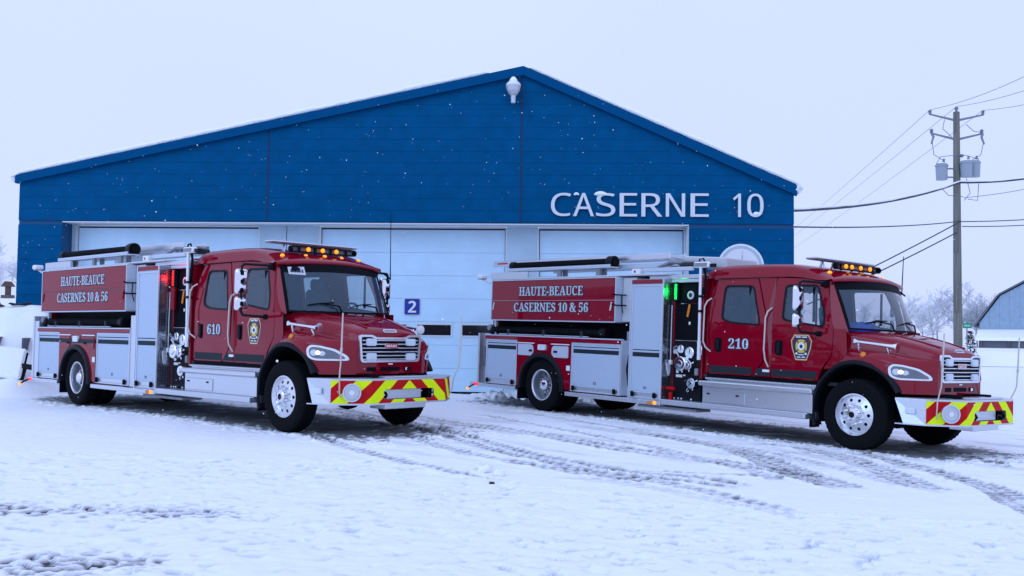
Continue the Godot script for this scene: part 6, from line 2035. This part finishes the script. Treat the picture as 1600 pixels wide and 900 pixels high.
	for w in [[-0.66, 8.05, 0.05, 0.24], [0.28, 8.15, 0.24, 0.24], [0.74, 8.2, -0.02, 0.23]]:
		var tr := part("transformer", pole)
		turned(tr, "tank", "transformer", Vector3(w[0], w[1], w[2]), Vector3.UP, [Vector2(0, 0), Vector2(w[3] * 0.92, 0), Vector2(w[3], 0.55), Vector2(w[3] * 1.1, 0.56), Vector2(w[3] * 1.1, 0.62), Vector2(w[3] * 0.6, 0.68), Vector2(0, 0.69)], 20)
		turned(tr, "bushing", "mid_grey", Vector3(w[0] + 0.08, w[1] + 0.68, w[2]), Vector3(0.1, 1, 0), [Vector2(0.05, 0), Vector2(0.06, 0.1), Vector2(0.04, 0.12), Vector2(0.05, 0.2), Vector2(0, 0.22)], 8)
		turned(tr, "snow_cap", "snow", Vector3(w[0], w[1] + 0.665, w[2]), Vector3.UP, [Vector2(w[3] * 0.9, 0), Vector2(w[3] * 0.6, 0.05), Vector2(0, 0.07)], 12)
		mb = MB.new()
		for yy in [w[1] + 0.12, w[1] + 0.48]: mb.tube([Vector3(w[0], yy, w[2]), Vector3(0, yy, 0)], 0.035, 6)
		put(mb, "hanger", "steel_arm", tr)
	mb = MB.new()
	for q in [[Vector3(-0.9, 8.7, 0.1), Vector3(-0.75, 9.0, 0.15), Vector3(0.1, 9.1, 0.2), Vector3(0.85, 8.95, 0.1), Vector3(0.95, 8.6, 0.05)], [Vector3(-1.06, 9.6, 0.1), Vector3(-1.0, 9.1, 0.1), Vector3(-0.6, 8.85, 0.1)], [Vector3(1.06, 9.6, 0.1), Vector3(0.95, 9.1, 0.1), Vector3(0.6, 8.9, 0.1)], [Vector3(-0.5, 10.6, 0), Vector3(-0.6, 10.2, 0.05), Vector3(-0.25, 9.85, 0.1)], [Vector3(0.4, 10.4, 0), Vector3(0.7, 10.1, 0.05), Vector3(1.0, 10.05, 0.1)], [Vector3(-0.7, 7.7, 0.1), Vector3(-0.4, 7.4, 0.1), Vector3(0.2, 7.35, 0.1)], [Vector3(0.3, 8.1, 0.2), Vector3(0.45, 7.5, 0.2), Vector3(0.25, 7.2, 0.1)], [Vector3(0.85, 7.9, 0.1), Vector3(0.8, 7.2, 0.1), Vector3(0.4, 7.25, 0.1)]]:
		mb = MB.new()
		mb.tube(q, 0.016, 5)
		put(mb, "jumper_wire", "steel_arm", pole)
	# ---- lines: three primaries run past the pole towards the viewer's right and away behind the station
	var P := Vector3(px, 0, pz)
	wire("upper left primary wire over the pole", [Vector3(36.8, 13.2, -150.0), P + Vector3(-1.1, 11.0, 0), Vector3(16.88, 10.25, -28.0)], 0.3, 0.010, "thin_wire")
	wire("middle primary wire over the pole top", [Vector3(37.9, 13.4, -150.0), P + Vector3(0, 11.15, 0), Vector3(18.0, 10.06, -28.0)], 0.3, 0.010, "thin_wire")
	wire("right primary wire over the pole", [Vector3(39.0, 12.6, -150.0), P + Vector3(1.1, 11.0, 0), Vector3(19.1, 9.7, -28.0)], 0.3, 0.010, "thin_wire")
	wire("thick snow laden cable crossing in front of the pole", [Vector3(6.9, 4.67, -25.2), P + Vector3(-0.05, 7.9, 0.32), Vector3(24.9, 9.0, -41.5)], 0.25, 0.035, "cable", 0.05)
	wire("level dark cable from station to pole below the thick one", [Vector3(6.75, 4.25, -25.0), P + Vector3(-0.1, 6.3, 0.2), Vector3(25.0, 6.9, -42.0)], 0.1, 0.022, "cable")
	wire("upper service cable from pole down behind truck 210", [P + Vector3(-0.12, 6.22, 0.2), Vector3(13.6, 4.1, -37.5), Vector3(10.5, 3.0, -35.0)], 0.02, 0.024, "cable")
	wire("lower service cable from pole down behind truck 210", [P + Vector3(-0.12, 5.85, 0.2), Vector3(13.6, 3.85, -37.2), Vector3(10.3, 2.6, -34.5)], 0.02, 0.024, "cable")
	wire("cable leaving the pole to the right below the level one", [P + Vector3(0.1, 6.1, 0.2), Vector3(25.0, 6.6, -41.0)], 0.12, 0.02, "cable")
	wire("thin cable right of the pole under the transformers", [P + Vector3(0.2, 7.3, 0.15), Vector3(25.0, 8.7, -42.5)], 0.15, 0.014, "thin_wire")
func make_snowfall() -> void:
	# flakes in the air between the viewer and the station
	var sp := SphereMesh.new()
	sp.radius = 1.0
	sp.height = 1.7
	sp.radial_segments = 6
	sp.rings = 3
	sp.material = M.snow
	var mm := MultiMesh.new()
	mm.transform_format = MultiMesh.TRANSFORM_3D
	mm.mesh = sp
	mm.instance_count = 2600
	var r2 := RandomNumberGenerator.new()
	r2.seed = 77
	for i in mm.instance_count:
		var z := -lerpf(4.5, 23.5, pow(r2.randf(), 0.75))
		var x := r2.randf_range(-13.0, 13.0)
		var y := r2.randf_range(0.15, 9.0)
		var s := r2.randf_range(0.003, 0.0065) * (1.8 if r2.randf() < 0.06 else 1.0)
		mm.set_instance_transform(i, Transform3D(Basis(Vector3(0, 0, 1), r2.randf_range(0, PI)) * Basis.from_scale(Vector3(s, s * r2.randf_range(0.7, 1.5), s)), Vector3(x, y, z)))
	var o := MultiMeshInstance3D.new()
	o.name = "falling_snow"
	o.multimesh = mm
	add_child(o)
	tag(o, "sparse white snowflakes falling through the air", "snowflakes")
	o.set_meta("kind", "stuff")
